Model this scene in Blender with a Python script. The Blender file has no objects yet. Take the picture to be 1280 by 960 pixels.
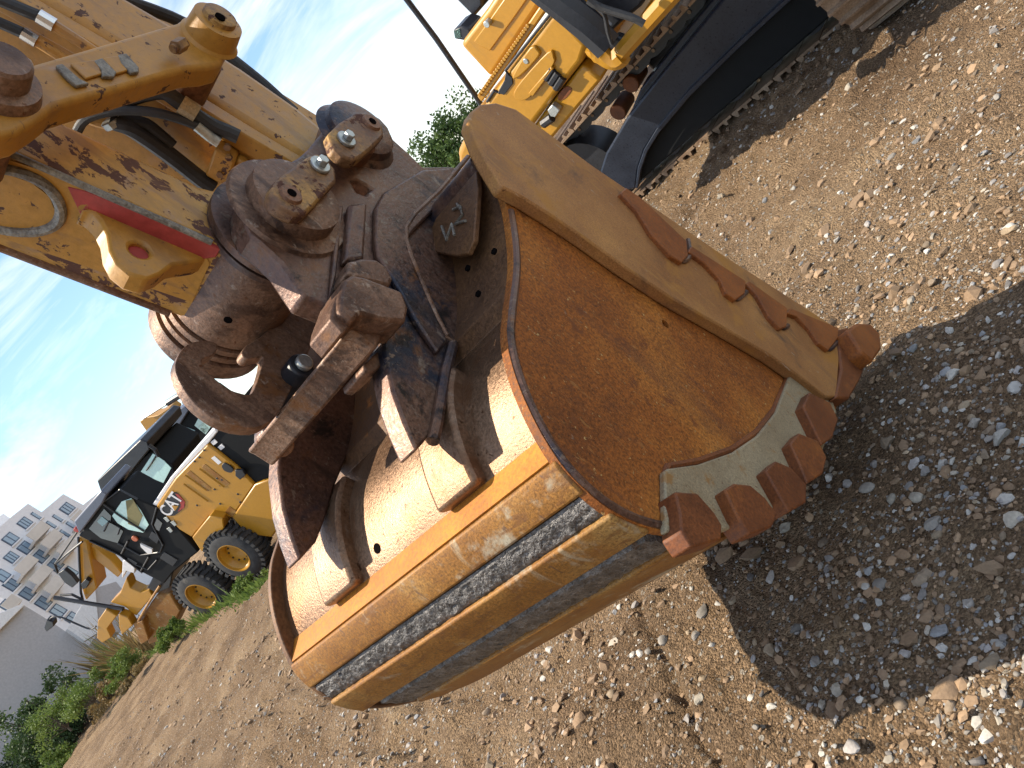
import bpy, bmesh, math, random
import numpy as np
from mathutils import Vector, Matrix
random.seed(7); rng = np.random.default_rng(7)
S = bpy.context.scene
COL = S.collection

# ------------------------------------------------------------------ camera
FPX = 980.0; OFF = 222.0; CAMH = 1.5          # focal length in photo pixels, horizon offset, camera height
_a = np.array([-0.797, -0.604]); _a /= np.linalg.norm(_a)
_th = math.atan(OFF / FPX)
_up = np.array([_a[0]*math.cos(_th), -_a[1]*math.cos(_th), math.sin(_th)])
_fw = np.array([0, 0, -1.0]); _Y = _fw - _up*(_fw @ _up); _Y /= np.linalg.norm(_Y); _X = np.cross(_Y, _up)
R = np.stack([_X, _Y, _up]); C = np.array([0, 0, CAMH])
cd = bpy.data.cameras.new('camera'); cam = bpy.data.objects.new('camera', cd); COL.objects.link(cam)
cd.sensor_fit = 'HORIZONTAL'; cd.sensor_width = 36.0; cd.lens = 36.0*FPX/1280.0
cd.clip_start = 0.05; cd.clip_end = 3000
M4 = Matrix([list(R[0])+[C[0]], list(R[1])+[C[1]], list(R[2])+[C[2]], [0, 0, 0, 1]])
cam.matrix_world = M4; S.camera = cam

# ------------------------------------------------------------------ light
SUN_AZ = math.radians(-16)     # direction the shadows run, measured from +X
SUN_EL = math.radians(53)
wd = bpy.data.worlds.new('World'); S.world = wd; wd.use_nodes = True
nt = wd.node_tree; nt.nodes.clear()
out = nt.nodes.new('ShaderNodeOutputWorld'); bg = nt.nodes.new('ShaderNodeBackground')
sky = nt.nodes.new('ShaderNodeTexSky'); sky.sky_type = 'NISHITA'; sky.sun_disc = False
sdir = np.array([-math.cos(SUN_AZ)*math.cos(SUN_EL), -math.sin(SUN_AZ)*math.cos(SUN_EL), math.sin(SUN_EL)])
sky.sun_elevation = SUN_EL; sky.sun_rotation = math.atan2(sdir[0], sdir[1])
sky.air_density = 1.0; sky.dust_density = 0.15; sky.ozone_density = 1.5
tc = nt.nodes.new('ShaderNodeTexCoord')
mp = nt.nodes.new('ShaderNodeMapping'); mp.inputs['Scale'].default_value = (1.0, 2.2, 3.2); mp.inputs['Rotation'].default_value = (0.2, 0.5, 0.6)
n1 = nt.nodes.new('ShaderNodeTexNoise'); n1.inputs['Scale'].default_value = 2.7; n1.inputs['Detail'].default_value = 8; n1.inputs['Roughness'].default_value = 0.62; n1.inputs['Distortion'].default_value = 0.6
rp = nt.nodes.new('ShaderNodeValToRGB'); rp.color_ramp.elements[0].position = 0.42; rp.color_ramp.elements[1].position = 0.64
mx = nt.nodes.new('ShaderNodeMix'); mx.data_type = 'RGBA'
mx.inputs["B"].default_value = (5.6, 5.7, 5.9, 1)
ml = nt.nodes.new('ShaderNodeMath'); ml.operation = 'MULTIPLY'; ml.inputs[1].default_value = 0.9
nt.links.new(tc.outputs['Generated'], mp.inputs['Vector']); nt.links.new(mp.outputs['Vector'], n1.inputs['Vector'])
nt.links.new(n1.outputs['Fac'], rp.inputs['Fac']); nt.links.new(rp.outputs['Color'], ml.inputs[0])
hsv = nt.nodes.new('ShaderNodeHueSaturation'); hsv.inputs['Saturation'].default_value = 1.05; hsv.inputs['Value'].default_value = 0.9; nt.links.new(sky.outputs['Color'], hsv.inputs['Color'])
nt.links.new(ml.outputs[0], mx.inputs['Factor']); nt.links.new(hsv.outputs['Color'], mx.inputs['A'])
nt.links.new(mx.outputs['Result'], bg.inputs['Color']); bg.inputs['Strength'].default_value = 0.15
nt.links.new(bg.outputs['Background'], out.inputs['Surface'])
sl = bpy.data.lights.new('sun', 'SUN'); sl.energy = 4.6; sl.angle = math.radians(0.5); sl.color = (1.0, 0.89, 0.73)
sun = bpy.data.objects.new('sun', sl); COL.objects.link(sun)
sun.rotation_euler = Vector(-sdir).to_track_quat('-Z', 'Y').to_euler()
S.view_settings.view_transform = 'Standard'; S.view_settings.look = 'None'; S.view_settings.gamma = 1; S.view_settings.exposure = 0.76
S.view_settings.use_curve_mapping = False

# ------------------------------------------------------------------ photo-to-place geometry
def ray(p): return R @ np.array([(p[0]-640)/FPX, -(p[1]-480)/FPX, -1.0])
def onplane(p, Q, n):
    v = ray(p); return C + v*(((Q-C) @ n)/(v @ n))
def onz(p, z=0.0):
    v = ray(p); return C + v*((z-CAMH)/v[2])
# frame of the digging machine: W runs across the bucket, T towards its back, V up
W = np.array([-0.80448079, 0.59365012, 0.01975354]); W /= np.linalg.norm(W)
T = np.cross([0, 0, 1.0], W); T /= np.linalg.norm(T); V = np.cross(W, T); V = V if V[2] > 0 else -V
P0 = onz((1090, 455), 0.02)
def tv(p, w=0.0):
    q = onplane(p, P0+W*w, W)-P0; return np.array([q @ T, q @ V])
def tvs(ps, w=0.0): return [tv(p, w) for p in ps]
def B(t, v, w): return P0+T*t+V*v+W*w

# ------------------------------------------------------------------ object helpers
def tag(o, label=None, cat=None, group=None, kind=None):
    if label: o['label'] = label
    if cat: o['category'] = cat
    if group: o['group'] = group
    if kind: o['kind'] = kind
    return o
ORG = {}
def thing(name, loc, label, cat, group=None):
    o = bpy.data.objects.new(name, None); COL.objects.link(o); o.location = Vector(loc); o.empty_display_size = 0.2
    ORG[o.name] = np.array(loc, float); return tag(o, label, cat, group)
def finish(me, mat, smooth=35):
    if mat: me.materials.append(mat)
    if smooth:
        me.shade_smooth(); me.set_sharp_from_angle(angle=math.radians(smooth))
def put(name, me, parent=None, bevel=0, seg=2):
    o = bpy.data.objects.new(name, me); COL.objects.link(o)
    if parent is not None:
        o.parent = parent; ORG[o.name] = ORG[parent.name]
    else: ORG[o.name] = np.zeros(3)
    if bevel:
        m = o.modifiers.new('bevel', 'BEVEL'); m.width = bevel; m.segments = seg; m.limit_method = 'ANGLE'; m.angle_limit = math.radians(40)
    return o
def mesh(name, vs, fs, mat, parent=None, smooth=35, bevel=0, seg=2):
    vs = np.asarray(vs, float)
    if parent is not None: vs = vs-ORG[parent.name]
    me = bpy.data.meshes.new(name); me.from_pydata(vs.tolist(), [], fs)
    bm = bmesh.new(); bm.from_mesh(me); bmesh.ops.recalc_face_normals(bm, faces=bm.faces); bm.to_mesh(me); bm.free()
    finish(me, mat, smooth); return put(name, me, parent, bevel, seg)
class MB:
    def __init__(s): s.v = []; s.f = []
    def add(s, vs, fs):
        n = len(s.v); s.v += [np.asarray(x, float) for x in vs]; s.f += [tuple(i+n for i in f) for f in fs]; return s
    def box(s, o, ex, ey, ez):     # corner o and three edge vectors
        o, ex, ey, ez = [np.asarray(x, float) for x in (o, ex, ey, ez)]
        vs = [o, o+ex, o+ex+ey, o+ey, o+ez, o+ex+ez, o+ex+ey+ez, o+ey+ez]
        return s.add(vs, [(0, 3, 2, 1), (4, 5, 6, 7), (0, 1, 5, 4), (1, 2, 6, 5), (2, 3, 7, 6), (3, 0, 4, 7)])
    def aab(s, x0, x1, y0, y1, z0, z1): return s.box((x0, y0, z0), (x1-x0, 0, 0), (0, y1-y0, 0), (0, 0, z1-z0))
    def prism(s, base, vec):       # closed polygon of 3D points, swept by vec
        n = len(base); vec = np.asarray(vec, float)
        vs = [np.asarray(b, float) for b in base]+[np.asarray(b, float)+vec for b in base]
        return s.add(vs, [tuple(range(n))[::-1], tuple(range(n, 2*n))]+[(i, (i+1) % n, n+(i+1) % n, n+i) for i in range(n)])
    def cyl(s, a, b, r0, r1=None, n=24):
        a = np.asarray(a, float); b = np.asarray(b, float); r1 = r0 if r1 is None else r1
        d = b-a; d = d/np.linalg.norm(d); u = np.cross(d, [0, 0, 1.0] if abs(d[2]) < .9 else [1.0, 0, 0]); u /= np.linalg.norm(u); k = np.cross(d, u)
        ring = [(math.cos(2*math.pi*i/n), math.sin(2*math.pi*i/n)) for i in range(n)]
        vs = [a+r0*(c*u+q*k) for c, q in ring]+[b+r1*(c*u+q*k) for c, q in ring]
        return s.add(vs, [tuple(range(n))[::-1], tuple(range(n, 2*n))]+[(i, (i+1) % n, n+(i+1) % n, n+i) for i in range(n)])
    def lathe(s, c, ax, prof, n=32, caps=True):  # prof: (distance along axis, radius)
        c = np.asarray(c, float); d = np.asarray(ax, float); d = d/np.linalg.norm(d)
        u = np.cross(d, [0, 0, 1.0] if abs(d[2]) < .9 else [1.0, 0, 0]); u /= np.linalg.norm(u); k = np.cross(d, u)
        vs = []; fs = []; m = len(prof)
        for h, r in prof:
            for i in range(n):
                a = 2*math.pi*i/n; vs.append(c+d*h+r*(math.cos(a)*u+math.sin(a)*k))
        for j in range(m-1):
            for i in range(n): fs.append((j*n+i, j*n+(i+1) % n, (j+1)*n+(i+1) % n, (j+1)*n+i))
        if caps: fs += [tuple(range(n))[::-1], tuple(range((m-1)*n, m*n))]
        return s.add(vs, fs)
    def tube(s, pts, r, n=10, closed=False):
        P = [np.asarray(p, float) for p in pts]; m = len(P); vs = []; fs = []
        for i in range(m):
            d = P[(i+1) % m]-P[i-1] if closed else P[min(i+1, m-1)]-P[max(i-1, 0)]
            d = d/(np.linalg.norm(d)+1e-9)
            u = np.cross(d, [0.3, 0.2, 0.93]); u /= np.linalg.norm(u); k = np.cross(d, u)
            rr = r[i] if hasattr(r, '__len__') else r
            for j in range(n):
                a = 2*math.pi*j/n; vs.append(P[i]+rr*(math.cos(a)*u+math.sin(a)*k))
        for i in range(m if closed else m-1):
            for j in range(n):
                a0 = i*n; a1 = ((i+1) % m)*n; fs.append((a0+j, a0+(j+1) % n, a1+(j+1) % n, a1+j))
        if not closed: fs += [tuple(range(n))[::-1], tuple(range((m-1)*n, m*n))]
        return s.add(vs, fs)
    def build(s, name, mat, parent=None, smooth=35, bevel=0, seg=2): return mesh(name, s.v, s.f, mat, parent, smooth, bevel, seg)
def spline(ps, k=6, closed=False):
    P = [np.asarray(p, float) for p in ps]; n = len(P); o = []
    for i in range(n if closed else n-1):
        if closed: a, b, c, d = P[i-1], P[i], P[(i+1) % n], P[(i+2) % n]
        else: a, b, c, d = P[max(i-1, 0)], P[i], P[i+1], P[min(i+2, n-1)]
        for j in range(k):
            u = j/k; o.append(.5*((2*b)+(c-a)*u+(2*a-5*b+4*c-d)*u*u+(3*b-a-3*c+d)*u**3))
    if not closed: o.append(P[-1])
    return o
def plate(name, poly, w0, w1, mat, parent, bevel=0.004, holes=(), px=True, seg=2):
    """flat plate lying across W: outline given in photo pixels on the plane w0 (or in t,v), thickness to w1"""
    if px: poly = tvs(poly, w0); holes = [tvs(h, w0) for h in holes]
    org = ORG[parent.name]; bm = bmesh.new(); loops = [poly]+list(holes); eds = []; allv = []
    for lp in loops:
        vs = [bm.verts.new(B(q[0], q[1], w0)-org) for q in lp]
        es = [bm.edges.new((vs[i], vs[(i+1) % len(vs)])) for i in range(len(vs))]; eds += es; allv.append(vs)
    if holes: bmesh.ops.triangle_fill(bm, use_beauty=True, use_dissolve=False, edges=eds)
    else: bm.faces.new(allv[0])
    r = bmesh.ops.extrude_face_region(bm, geom=list(bm.faces))
    d = Vector(W*(w1-w0))
    for g in r['geom']:
        if isinstance(g, bmesh.types.BMVert): g.co += d
    bmesh.ops.recalc_face_normals(bm, faces=bm.faces)
    me = bpy.data.meshes.new(name); bm.to_mesh(me); bm.free(); finish(me, mat, 35); return put(name, me, parent, bevel, seg)
def pin(name, tvc, w0, w1, r, mat, parent, bevel=0.004, n=32):
    return MB().cyl(B(tvc[0], tvc[1], w0), B(tvc[0], tvc[1], w1), r, n=n).build(name, mat, parent, bevel=bevel)
def circ(c, r, n=20): return [np.array([c[0]+r*math.cos(2*math.pi*i/n), c[1]+r*math.sin(2*math.pi*i/n)]) for i in range(n)]

# ------------------------------------------------------------------ materials
def nd(t, kind, **kw):
    n = t.nodes.new(kind)
    for k, v in kw.items():
        if k in n.inputs: n.inputs[k].default_value = v
        else: setattr(n, k, v)
    return n
def material(name, cols, scale=6, fine=90, finea=0.35, rough=(0.5, 0.8), metal=0.0, bump=0.25, bscale=120, spots=None, stretch=(1, 1, 1), chips=None, grad=None, detail=6, spec=0.4, dust=None, coat=0, bdist=0.004, runs=None):
    """cols: list of (pos, rgb) over a broad noise; fine: grain; spots/chips: (rgb, scale, threshold, width) patches"""
    m = bpy.data.materials.new(name); m.use_nodes = True; t = m.node_tree; bs = t.nodes['Principled BSDF']; L = t.links.new
    co = nd(t, 'ShaderNodeTexCoord'); mpn = nd(t, 'ShaderNodeMapping'); mpn.inputs['Scale'].default_value = stretch; L(co.outputs['Object'], mpn.inputs['Vector']); vec = mpn.outputs['Vector']
    na = nd(t, 'ShaderNodeTexNoise', Scale=scale, Detail=detail, Roughness=0.62); L(vec, na.inputs['Vector'])
    ra = nd(t, 'ShaderNodeValToRGB'); el = ra.color_ramp.elements
    while len(el) < len(cols): el.new(0.5)
    for e, (p, c) in zip(el, cols): e.position = p; e.color = (*c, 1)
    L(na.outputs['Fac'], ra.inputs['Fac']); colr = ra.outputs['Color']
    nb = nd(t, 'ShaderNodeTexNoise', Scale=fine, Detail=4, Roughness=0.7); L(vec, nb.inputs['Vector'])
    mr = nd(t, 'ShaderNodeMapRange'); mr.inputs['From Min'].default_value = 0.34; mr.inputs['From Max'].default_value = 0.66; mr.inputs['To Min'].default_value = 1-finea; mr.inputs['To Max'].default_value = 1+finea
    L(nb.outputs['Fac'], mr.inputs['Value'])
    vm = nd(t, 'ShaderNodeVectorMath', operation='SCALE'); L(colr, vm.inputs[0]); L(mr.outputs['Result'], vm.inputs['Scale']); colr = vm.outputs['Vector']
    facs = []
    for k, (c, sc, th, wd_) in enumerate((spots or [])+(chips or [])):
        nn = nd(t, 'ShaderNodeTexNoise', Scale=sc, Detail=6, Roughness=0.68, Distortion=0.3)
        off = nd(t, 'ShaderNodeMapping'); off.inputs['Location'].default_value = (k*3.7+1, k*1.3, k*2.1); L(vec, off.inputs['Vector']); L(off.outputs['Vector'], nn.inputs['Vector'])
        mm = nd(t, 'ShaderNodeMapRange', interpolation_type='SMOOTHSTEP'); mm.inputs['From Min'].default_value = th; mm.inputs['From Max'].default_value = th+wd_; L(nn.outputs['Fac'], mm.inputs['Value'])
        mi = nd(t, 'ShaderNodeMix', data_type='RGBA'); L(mm.outputs['Result'], mi.inputs['Factor']); L(colr, mi.inputs['A']); mi.inputs['B'].default_value = (*c, 1); colr = mi.outputs['Result']; facs.append(mm.outputs['Result'])
    for k, (c, sv, th, wd_, amt) in enumerate(runs or []):      # stretched stains: scrapes and rust runs
        ms_ = nd(t, 'ShaderNodeMapping'); ms_.inputs['Scale'].default_value = sv; ms_.inputs['Location'].default_value = (k*2.3, k*5.1, k*.7); L(co.outputs['Object'], ms_.inputs['Vector'])
        nr_ = nd(t, 'ShaderNodeTexNoise', Scale=1.0, Detail=5, Roughness=0.6, Distortion=0.4); L(ms_.outputs['Vector'], nr_.inputs['Vector'])
        mm = nd(t, 'ShaderNodeMapRange', interpolation_type='SMOOTHSTEP'); mm.inputs['From Min'].default_value = th; mm.inputs['From Max'].default_value = th+wd_; mm.inputs['To Max'].default_value = amt; L(nr_.outputs['Fac'], mm.inputs['Value'])
        mi = nd(t, 'ShaderNodeMix', data_type='RGBA'); L(mm.outputs['Result'], mi.inputs['Factor']); L(colr, mi.inputs['A']); mi.inputs['B'].default_value = (*c, 1); colr = mi.outputs['Result']
    L(colr, bs.inputs['Base Color'])
    rr = nd(t, 'ShaderNodeMapRange'); rr.inputs['From Min'].default_value = .3; rr.inputs['From Max'].default_value = .7; rr.inputs['To Min'].default_value = rough[0]; rr.inputs['To Max'].default_value = rough[1]
    L(nb.outputs['Fac'], rr.inputs['Value']); ro = rr.outputs['Result']
    if chips:
        ad = nd(t, 'ShaderNodeMath', operation='MULTIPLY_ADD'); L(facs[-1], ad.inputs[0]); ad.inputs[1].default_value = .35; L(ro, ad.inputs[2]); ro = ad.outputs[0]
    L(ro, bs.inputs['Roughness']); bs.inputs['Metallic'].default_value = metal; bs.inputs['Specular IOR Level'].default_value = spec
    if coat: bs.inputs['Coat Weight'].default_value = coat; bs.inputs['Coat Roughness'].default_value = 0.12
    if bump:
        nc = nd(t, 'ShaderNodeTexNoise', Scale=bscale, Detail=5, Roughness=0.65); L(vec, nc.inputs['Vector'])
        h = nc.outputs['Fac']
        if chips:
            sb = nd(t, 'ShaderNodeMath', operation='MULTIPLY_ADD'); L(facs[-1], sb.inputs[0]); sb.inputs[1].default_value = -.8; L(h, sb.inputs[2]); h = sb.outputs[0]
        bp = nd(t, 'ShaderNodeBump', Strength=bump, Distance=bdist); L(h, bp.inputs['Height']); L(bp.outputs['Normal'], bs.inputs['Normal'])
    return m
def plain(name, c, rough=0.5, metal=0.0, spec=0.5, alpha=None, trans=0, emit=None):
    m = bpy.data.materials.new(name); m.use_nodes = True; t = m.node_tree; bs = t.nodes['Principled BSDF']
    co = nd(t, 'ShaderNodeTexCoord'); n = nd(t, 'ShaderNodeTexNoise', Scale=14, Detail=5); t.links.new(co.outputs['Object'], n.inputs['Vector'])
    mr = nd(t, 'ShaderNodeMapRange'); mr.inputs['To Min'].default_value = .8; mr.inputs['To Max'].default_value = 1.2; t.links.new(n.outputs['Fac'], mr.inputs['Value'])
    vm = nd(t, 'ShaderNodeVectorMath', operation='SCALE'); vm.inputs[0].default_value = c; t.links.new(mr.outputs['Result'], vm.inputs['Scale']); t.links.new(vm.outputs['Vector'], bs.inputs['Base Color'])
    bs.inputs['Roughness'].default_value = rough; bs.inputs['Metallic'].default_value = metal; bs.inputs['Specular IOR Level'].default_value = spec
    if trans: bs.inputs['Transmission Weight'].default_value = trans; bs.inputs['IOR'].default_value = 1.1
    return m
M = {}
M['side'] = material('rusted side plate', [(.3, (0.165, 0.051, 0.010)), (.47, (0.275, 0.088, 0.014)), (.6, (0.374, 0.139, 0.023)), (.75, (0.440, 0.206, 0.053))], scale=2.2, fine=150, finea=.5, rough=(.55, .8), bump=.35, bscale=220, spots=[((.12, .052, .03), 2.2, .54, .2), ((.17, .055, .014), 14, .56, .12), ((.50, .32, .12), 75, .63, .06), ((.08, .03, .012), 48, .64, .06)], spec=.3, runs=[((.10, .04, .022), (9, 9, 2.2), .55, .16, .5), ((.44, .21, .06), (70, 70, 22), .60, .1, .4), ((.45, .36, .26), (6, 110, 30), .68, .05, .35)])
M['bar'] = material('worn edge bar', [(.3, (0.233, 0.098, 0.031)), (.5, (0.349, 0.168, 0.056)), (.68, (0.445, 0.230, 0.074))], scale=3, fine=260, finea=.3, rough=(.45, .7), bump=.2, bscale=260, spots=[((.40, .19, .04), 5, .52, .14), ((.13, .07, .04), 3, .58, .14), ((.16, .07, .03), 70, .64, .05)], metal=.15, spec=.4, runs=[((.15, .085, .05), (10, 10, 2.5), .54, .16, .5), ((.42, .22, .06), (60, 60, 8), .57, .1, .6), ((.42, .34, .25), (120, 8, 30), .66, .05, .5)])
M['shell'] = material('scoured shell steel', [(.3, (.135, .070, .036)), (.5, (.205, .120, .068)), (.7, (.275, .182, .115))], scale=3.0, fine=150, finea=.35, rough=(.28, .52), metal=.6, bump=.35, bscale=170, spots=[((.27, .12, .035), 3.5, .54, .16), ((.085, .04, .018), 60, .61, .05), ((.30, .24, .18), 9, .60, .1)], spec=.5, runs=[((.15, .065, .025), (9, 9, 3), .55, .12, .6), ((.30, .20, .13), (90, 12, 40), .62, .06, .4)])
M['wearbar'] = material('mustard wear bar', [(.3, (0.198, 0.078, 0.012)), (.5, (0.278, 0.126, 0.024)), (.66, (0.322, 0.186, 0.056))], scale=4, fine=190, finea=.4, rough=(.45, .7), bump=.3, bscale=230, spots=[((.42, .37, .27), 4.2, .58, .12), ((.24, .10, .02), 9, .57, .12), ((.16, .07, .02), 70, .62, .05)], metal=.15, runs=[((.17, .07, .02), (14, 14, 60), .55, .1, .7), ((.40, .33, .22), (22, 22, 5), .60, .1, .6), ((.10, .05, .03), (120, 20, 20), .64, .06, .7)])
M['orange'] = material('orange fresh rust', [(.3, (0.336, 0.114, 0.012)), (.6, (0.496, 0.190, 0.016))], scale=6, fine=120, finea=.25, rough=(.5, .75), bump=.2)
M['hard'] = material('hardfacing weld', [(.3, (.085, .078, .072)), (.5, (.15, .143, .138)), (.7, (.24, .225, .21))], scale=26, fine=140, finea=.5, rough=(.28, .6), metal=.6, bump=1.0, bscale=70, spots=[((.12, .07, .04), 9, .62, .1)], bdist=.012)
M['beige'] = material('beige wear plate', [(.35, (0.257, 0.202, 0.120)), (.6, (0.333, 0.274, 0.171))], scale=5, fine=240, finea=.3, rough=(.5, .75), bump=.15, spots=[((.30, .17, .06), 20, .55, .12), ((.16, .09, .05), 80, .62, .05)], metal=.1)
M['block'] = material('red brown wear block', [(.3, (0.114, 0.034, 0.009)), (.55, (0.178, 0.055, 0.014)), (.72, (0.259, 0.086, 0.017))], scale=8, fine=150, finea=.35, rough=(.5, .75), bump=.25)
M['fin'] = material('red rust protector', [(.3, (0.158, 0.044, 0.010)), (.6, (0.270, 0.083, 0.014))], scale=7, fine=140, finea=.3, rough=(.5, .72), bump=.25)
M['ear'] = material('dark worn steel', [(.3, (0.072, 0.042, 0.032)), (.5, (0.131, 0.070, 0.048)), (.7, (0.195, 0.108, 0.063))], scale=5, fine=110, finea=.35, rough=(.28, .6), metal=.45, bump=.5, bscale=60, spots=[((.022, .026, .042), 4, .50, .14), ((.17, .075, .03), 9, .56, .12), ((.20, .15, .115), 26, .60, .06), ((.015, .011, .010), 7, .56, .1), ((.14, .10, .075), 90, .60, .05)], spec=.6, runs=[((.03, .02, .018), (14, 14, 3), .53, .12, .7), ((.20, .14, .10), (16, 120, 40), .64, .05, .6)])  # bluish spots put a blue-grey sheen into the steel's colour
M['top'] = material('rust stained top plate', [(.3, (0.075, 0.038, 0.022)), (.5, (0.128, 0.064, 0.030)), (.7, (0.180, 0.090, 0.034))], scale=5, fine=120, finea=.35, rough=(.45, .7), metal=.2, bump=.3, spots=[((.34, .13, .03), 8, .6, .1)])
M['cast'] = material('brown cast steel', [(.3, (0.112, 0.057, 0.036)), (.5, (0.189, 0.109, 0.069)), (.7, (0.279, 0.175, 0.115))], scale=5, fine=150, finea=.35, rough=(.36, .62), metal=.35, bump=.5, bscale=75, spots=[((.20, .09, .035), 7, .57, .1), ((.05, .028, .02), 9, .56, .12), ((.30, .22, .165), 30, .60, .06), ((.13, .05, .02), 80, .60, .06)], runs=[((.05, .026, .018), (16, 16, 4), .53, .12, .7), ((.28, .21, .16), (20, 130, 40), .63, .05, .6)])
M['yellow'] = material('chipped yellow paint', [(.3, (0.350, 0.166, 0.022)), (.6, (0.437, 0.220, 0.035))], scale=3, fine=60, finea=.12, rough=(.35, .55), bump=.2, bscale=60, spots=[((.36, .22, .13), 2.6, .58, .14)], chips=[((.085, .04, .026), 26, .61, .02)], spec=.5, runs=[((.20, .11, .05), (18, 18, 2.5), .56, .12, .5), ((.10, .05, .03), (25, 140, 60), .66, .04, .7)])
M['chip'] = material('badly chipped yellow paint', [(.3, (0.378, 0.198, 0.045)), (.6, (0.468, 0.261, 0.063))], scale=3, fine=60, finea=.15, rough=(.4, .6), bump=.3, bscale=60, spots=[((.34, .23, .17), 5, .6, .12)], chips=[((.105, .05, .036), 32, .53, .03)], stretch=(1, 1, .55), runs=[((.18, .10, .06), (14, 14, 2.5), .54, .12, .5)])
M['ypaint'] = material('yellow machine paint', [(.3, (0.386, 0.184, 0.012)), (.6, (0.429, 0.212, 0.016))], scale=1.5, fine=30, finea=.06, rough=(.3, .42), bump=.05, spots=[((.38, .24, .09), 3, .64, .12)], spec=.5, runs=[((.22, .13, .05), (7, 7, 1.2), .58, .14, .45)])
M['red'] = material('faded red paint', [(.3, (.30, .035, .03)), (.6, (.38, .055, .045))], scale=5, fine=60, finea=.15, rough=(.45, .65), bump=.15, chips=[((.36, .19, .04), 12, .62, .03)])
M['pin'] = material('pin end steel', [(.3, (.13, .06, .035)), (.6, (.22, .11, .06))], scale=12, fine=130, finea=.4, rough=(.4, .65), metal=.3, bump=.35)
M['ret'] = material('scuffed retainer plate', [(.3, (0.128, 0.064, 0.043)), (.48, (0.204, 0.111, 0.051)), (.62, (0.374, 0.212, 0.060))], scale=9, fine=120, finea=.35, rough=(.4, .65), metal=.15, bump=.35, chips=[((.10, .045, .03), 24, .56, .03)])
M['zinc'] = material('galvanised bolt', [(.3, (.32, .34, .33)), (.6, (.46, .48, .46))], scale=20, fine=120, finea=.2, rough=(.3, .5), metal=.7, bump=.1)
M['weldg'] = material('grey weld bead', [(.3, (.12, .10, .08)), (.6, (.26, .24, .20))], scale=30, fine=160, finea=.4, rough=(.4, .7), metal=.3, bump=.8, bscale=90)
M['rubber'] = material('black rubber', [(.3, (.012, .012, .013)), (.6, (.03, .03, .03))], scale=8, fine=80, finea=.3, rough=(.45, .75), bump=.2, spots=[((.12, .10, .08), 9, .64, .1)])
M['tyre'] = material('dusty tyre rubber', [(.3, (.022, .022, .024)), (.6, (.05, .05, .05))], scale=6, fine=60, finea=.3, rough=(.7, .9), bump=.3, spots=[((.10, .09, .075), 5, .58, .15)])
M['black'] = material('black machine paint', [(.3, (.012, .013, .016)), (.6, (.022, .024, .03))], scale=3, fine=60, finea=.2, rough=(.28, .5), bump=.06, spots=[((.06, .06, .062), 14, .66, .06)])
M['blue'] = material('glossy black blue frame paint', [(.3, (.010, .014, .024)), (.6, (.02, .026, .04))], scale=3, fine=60, finea=.2, rough=(.25, .4), bump=.0, spots=[((.03, .03, .03), 30, .72, .04)], spec=.35)
M['steelb'] = material('dusty track shoe', [(.3, (0.145, 0.089, 0.055)), (.5, (0.238, 0.162, 0.102)), (.7, (0.306, 0.221, 0.153))], scale=7, fine=90, finea=.3, rough=(.45, .7), metal=.25, bump=.3)
M['cabblack'] = plain('matt black cab', (.010, .011, .012), .65, 0, .15)
M['glass'] = plain('tinted glass', (.55, .80, .76), .03, trans=.9)
M['white'] = plain('white paint', (.72, .72, .72), .5)
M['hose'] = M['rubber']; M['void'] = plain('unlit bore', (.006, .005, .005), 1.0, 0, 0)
M['chrome'] = plain('bright steel', (.55, .55, .56), .2, .9)
# ------------------------------------------------------------------ ground
_perm = rng.random((256, 256))
def vnoise(x, y, s, o=0.0):
    x = x*s+o*17.3; y = y*s+o*9.1; xi = np.floor(x).astype(int); yi = np.floor(y).astype(int); fx = x-xi; fy = y-yi
    fx = fx*fx*fx*(fx*(fx*6-15)+10); fy = fy*fy*fy*(fy*(fy*6-15)+10); g = lambda a, b: _perm[a & 255, b & 255]
    return (g(xi, yi)*(1-fx)+g(xi+1, yi)*fx)*(1-fy)+(g(xi, yi+1)*(1-fx)+g(xi+1, yi+1)*fx)*fy-.5
def fbm(x, y, s, n=4, gain=.5, o=0.0):
    r = 0; a = 1.0
    for i in range(n): r = r+a*vnoise(x, y, s*2**i, o+i*3.1); a *= gain
    return r
_cp = [onz(p)[:2] for p in [(345, 722), (312, 745), (262, 772), (200, 812), (140, 852), (90, 895)]]+[np.array([-46.0, 52.0]), np.array([-70.0, 50.0])]
_ct = np.array([math.atan2(q[0], q[1]) for q in _cp]); _cr = np.array([math.hypot(*q) for q in _cp]); _i = np.argsort(_ct); _ct = _ct[_i]; _cr = _cr[_i]
def crest(th):      # distance of the crest of the bank, by bearing (far left only)
    r = np.interp(th, _ct, _cr); return np.where(th > -0.30, 400.0*(th+.30)*4+r, r)
RD = np.array([0.53, -0.85]); RN = np.array([0.85, 0.53])
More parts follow.
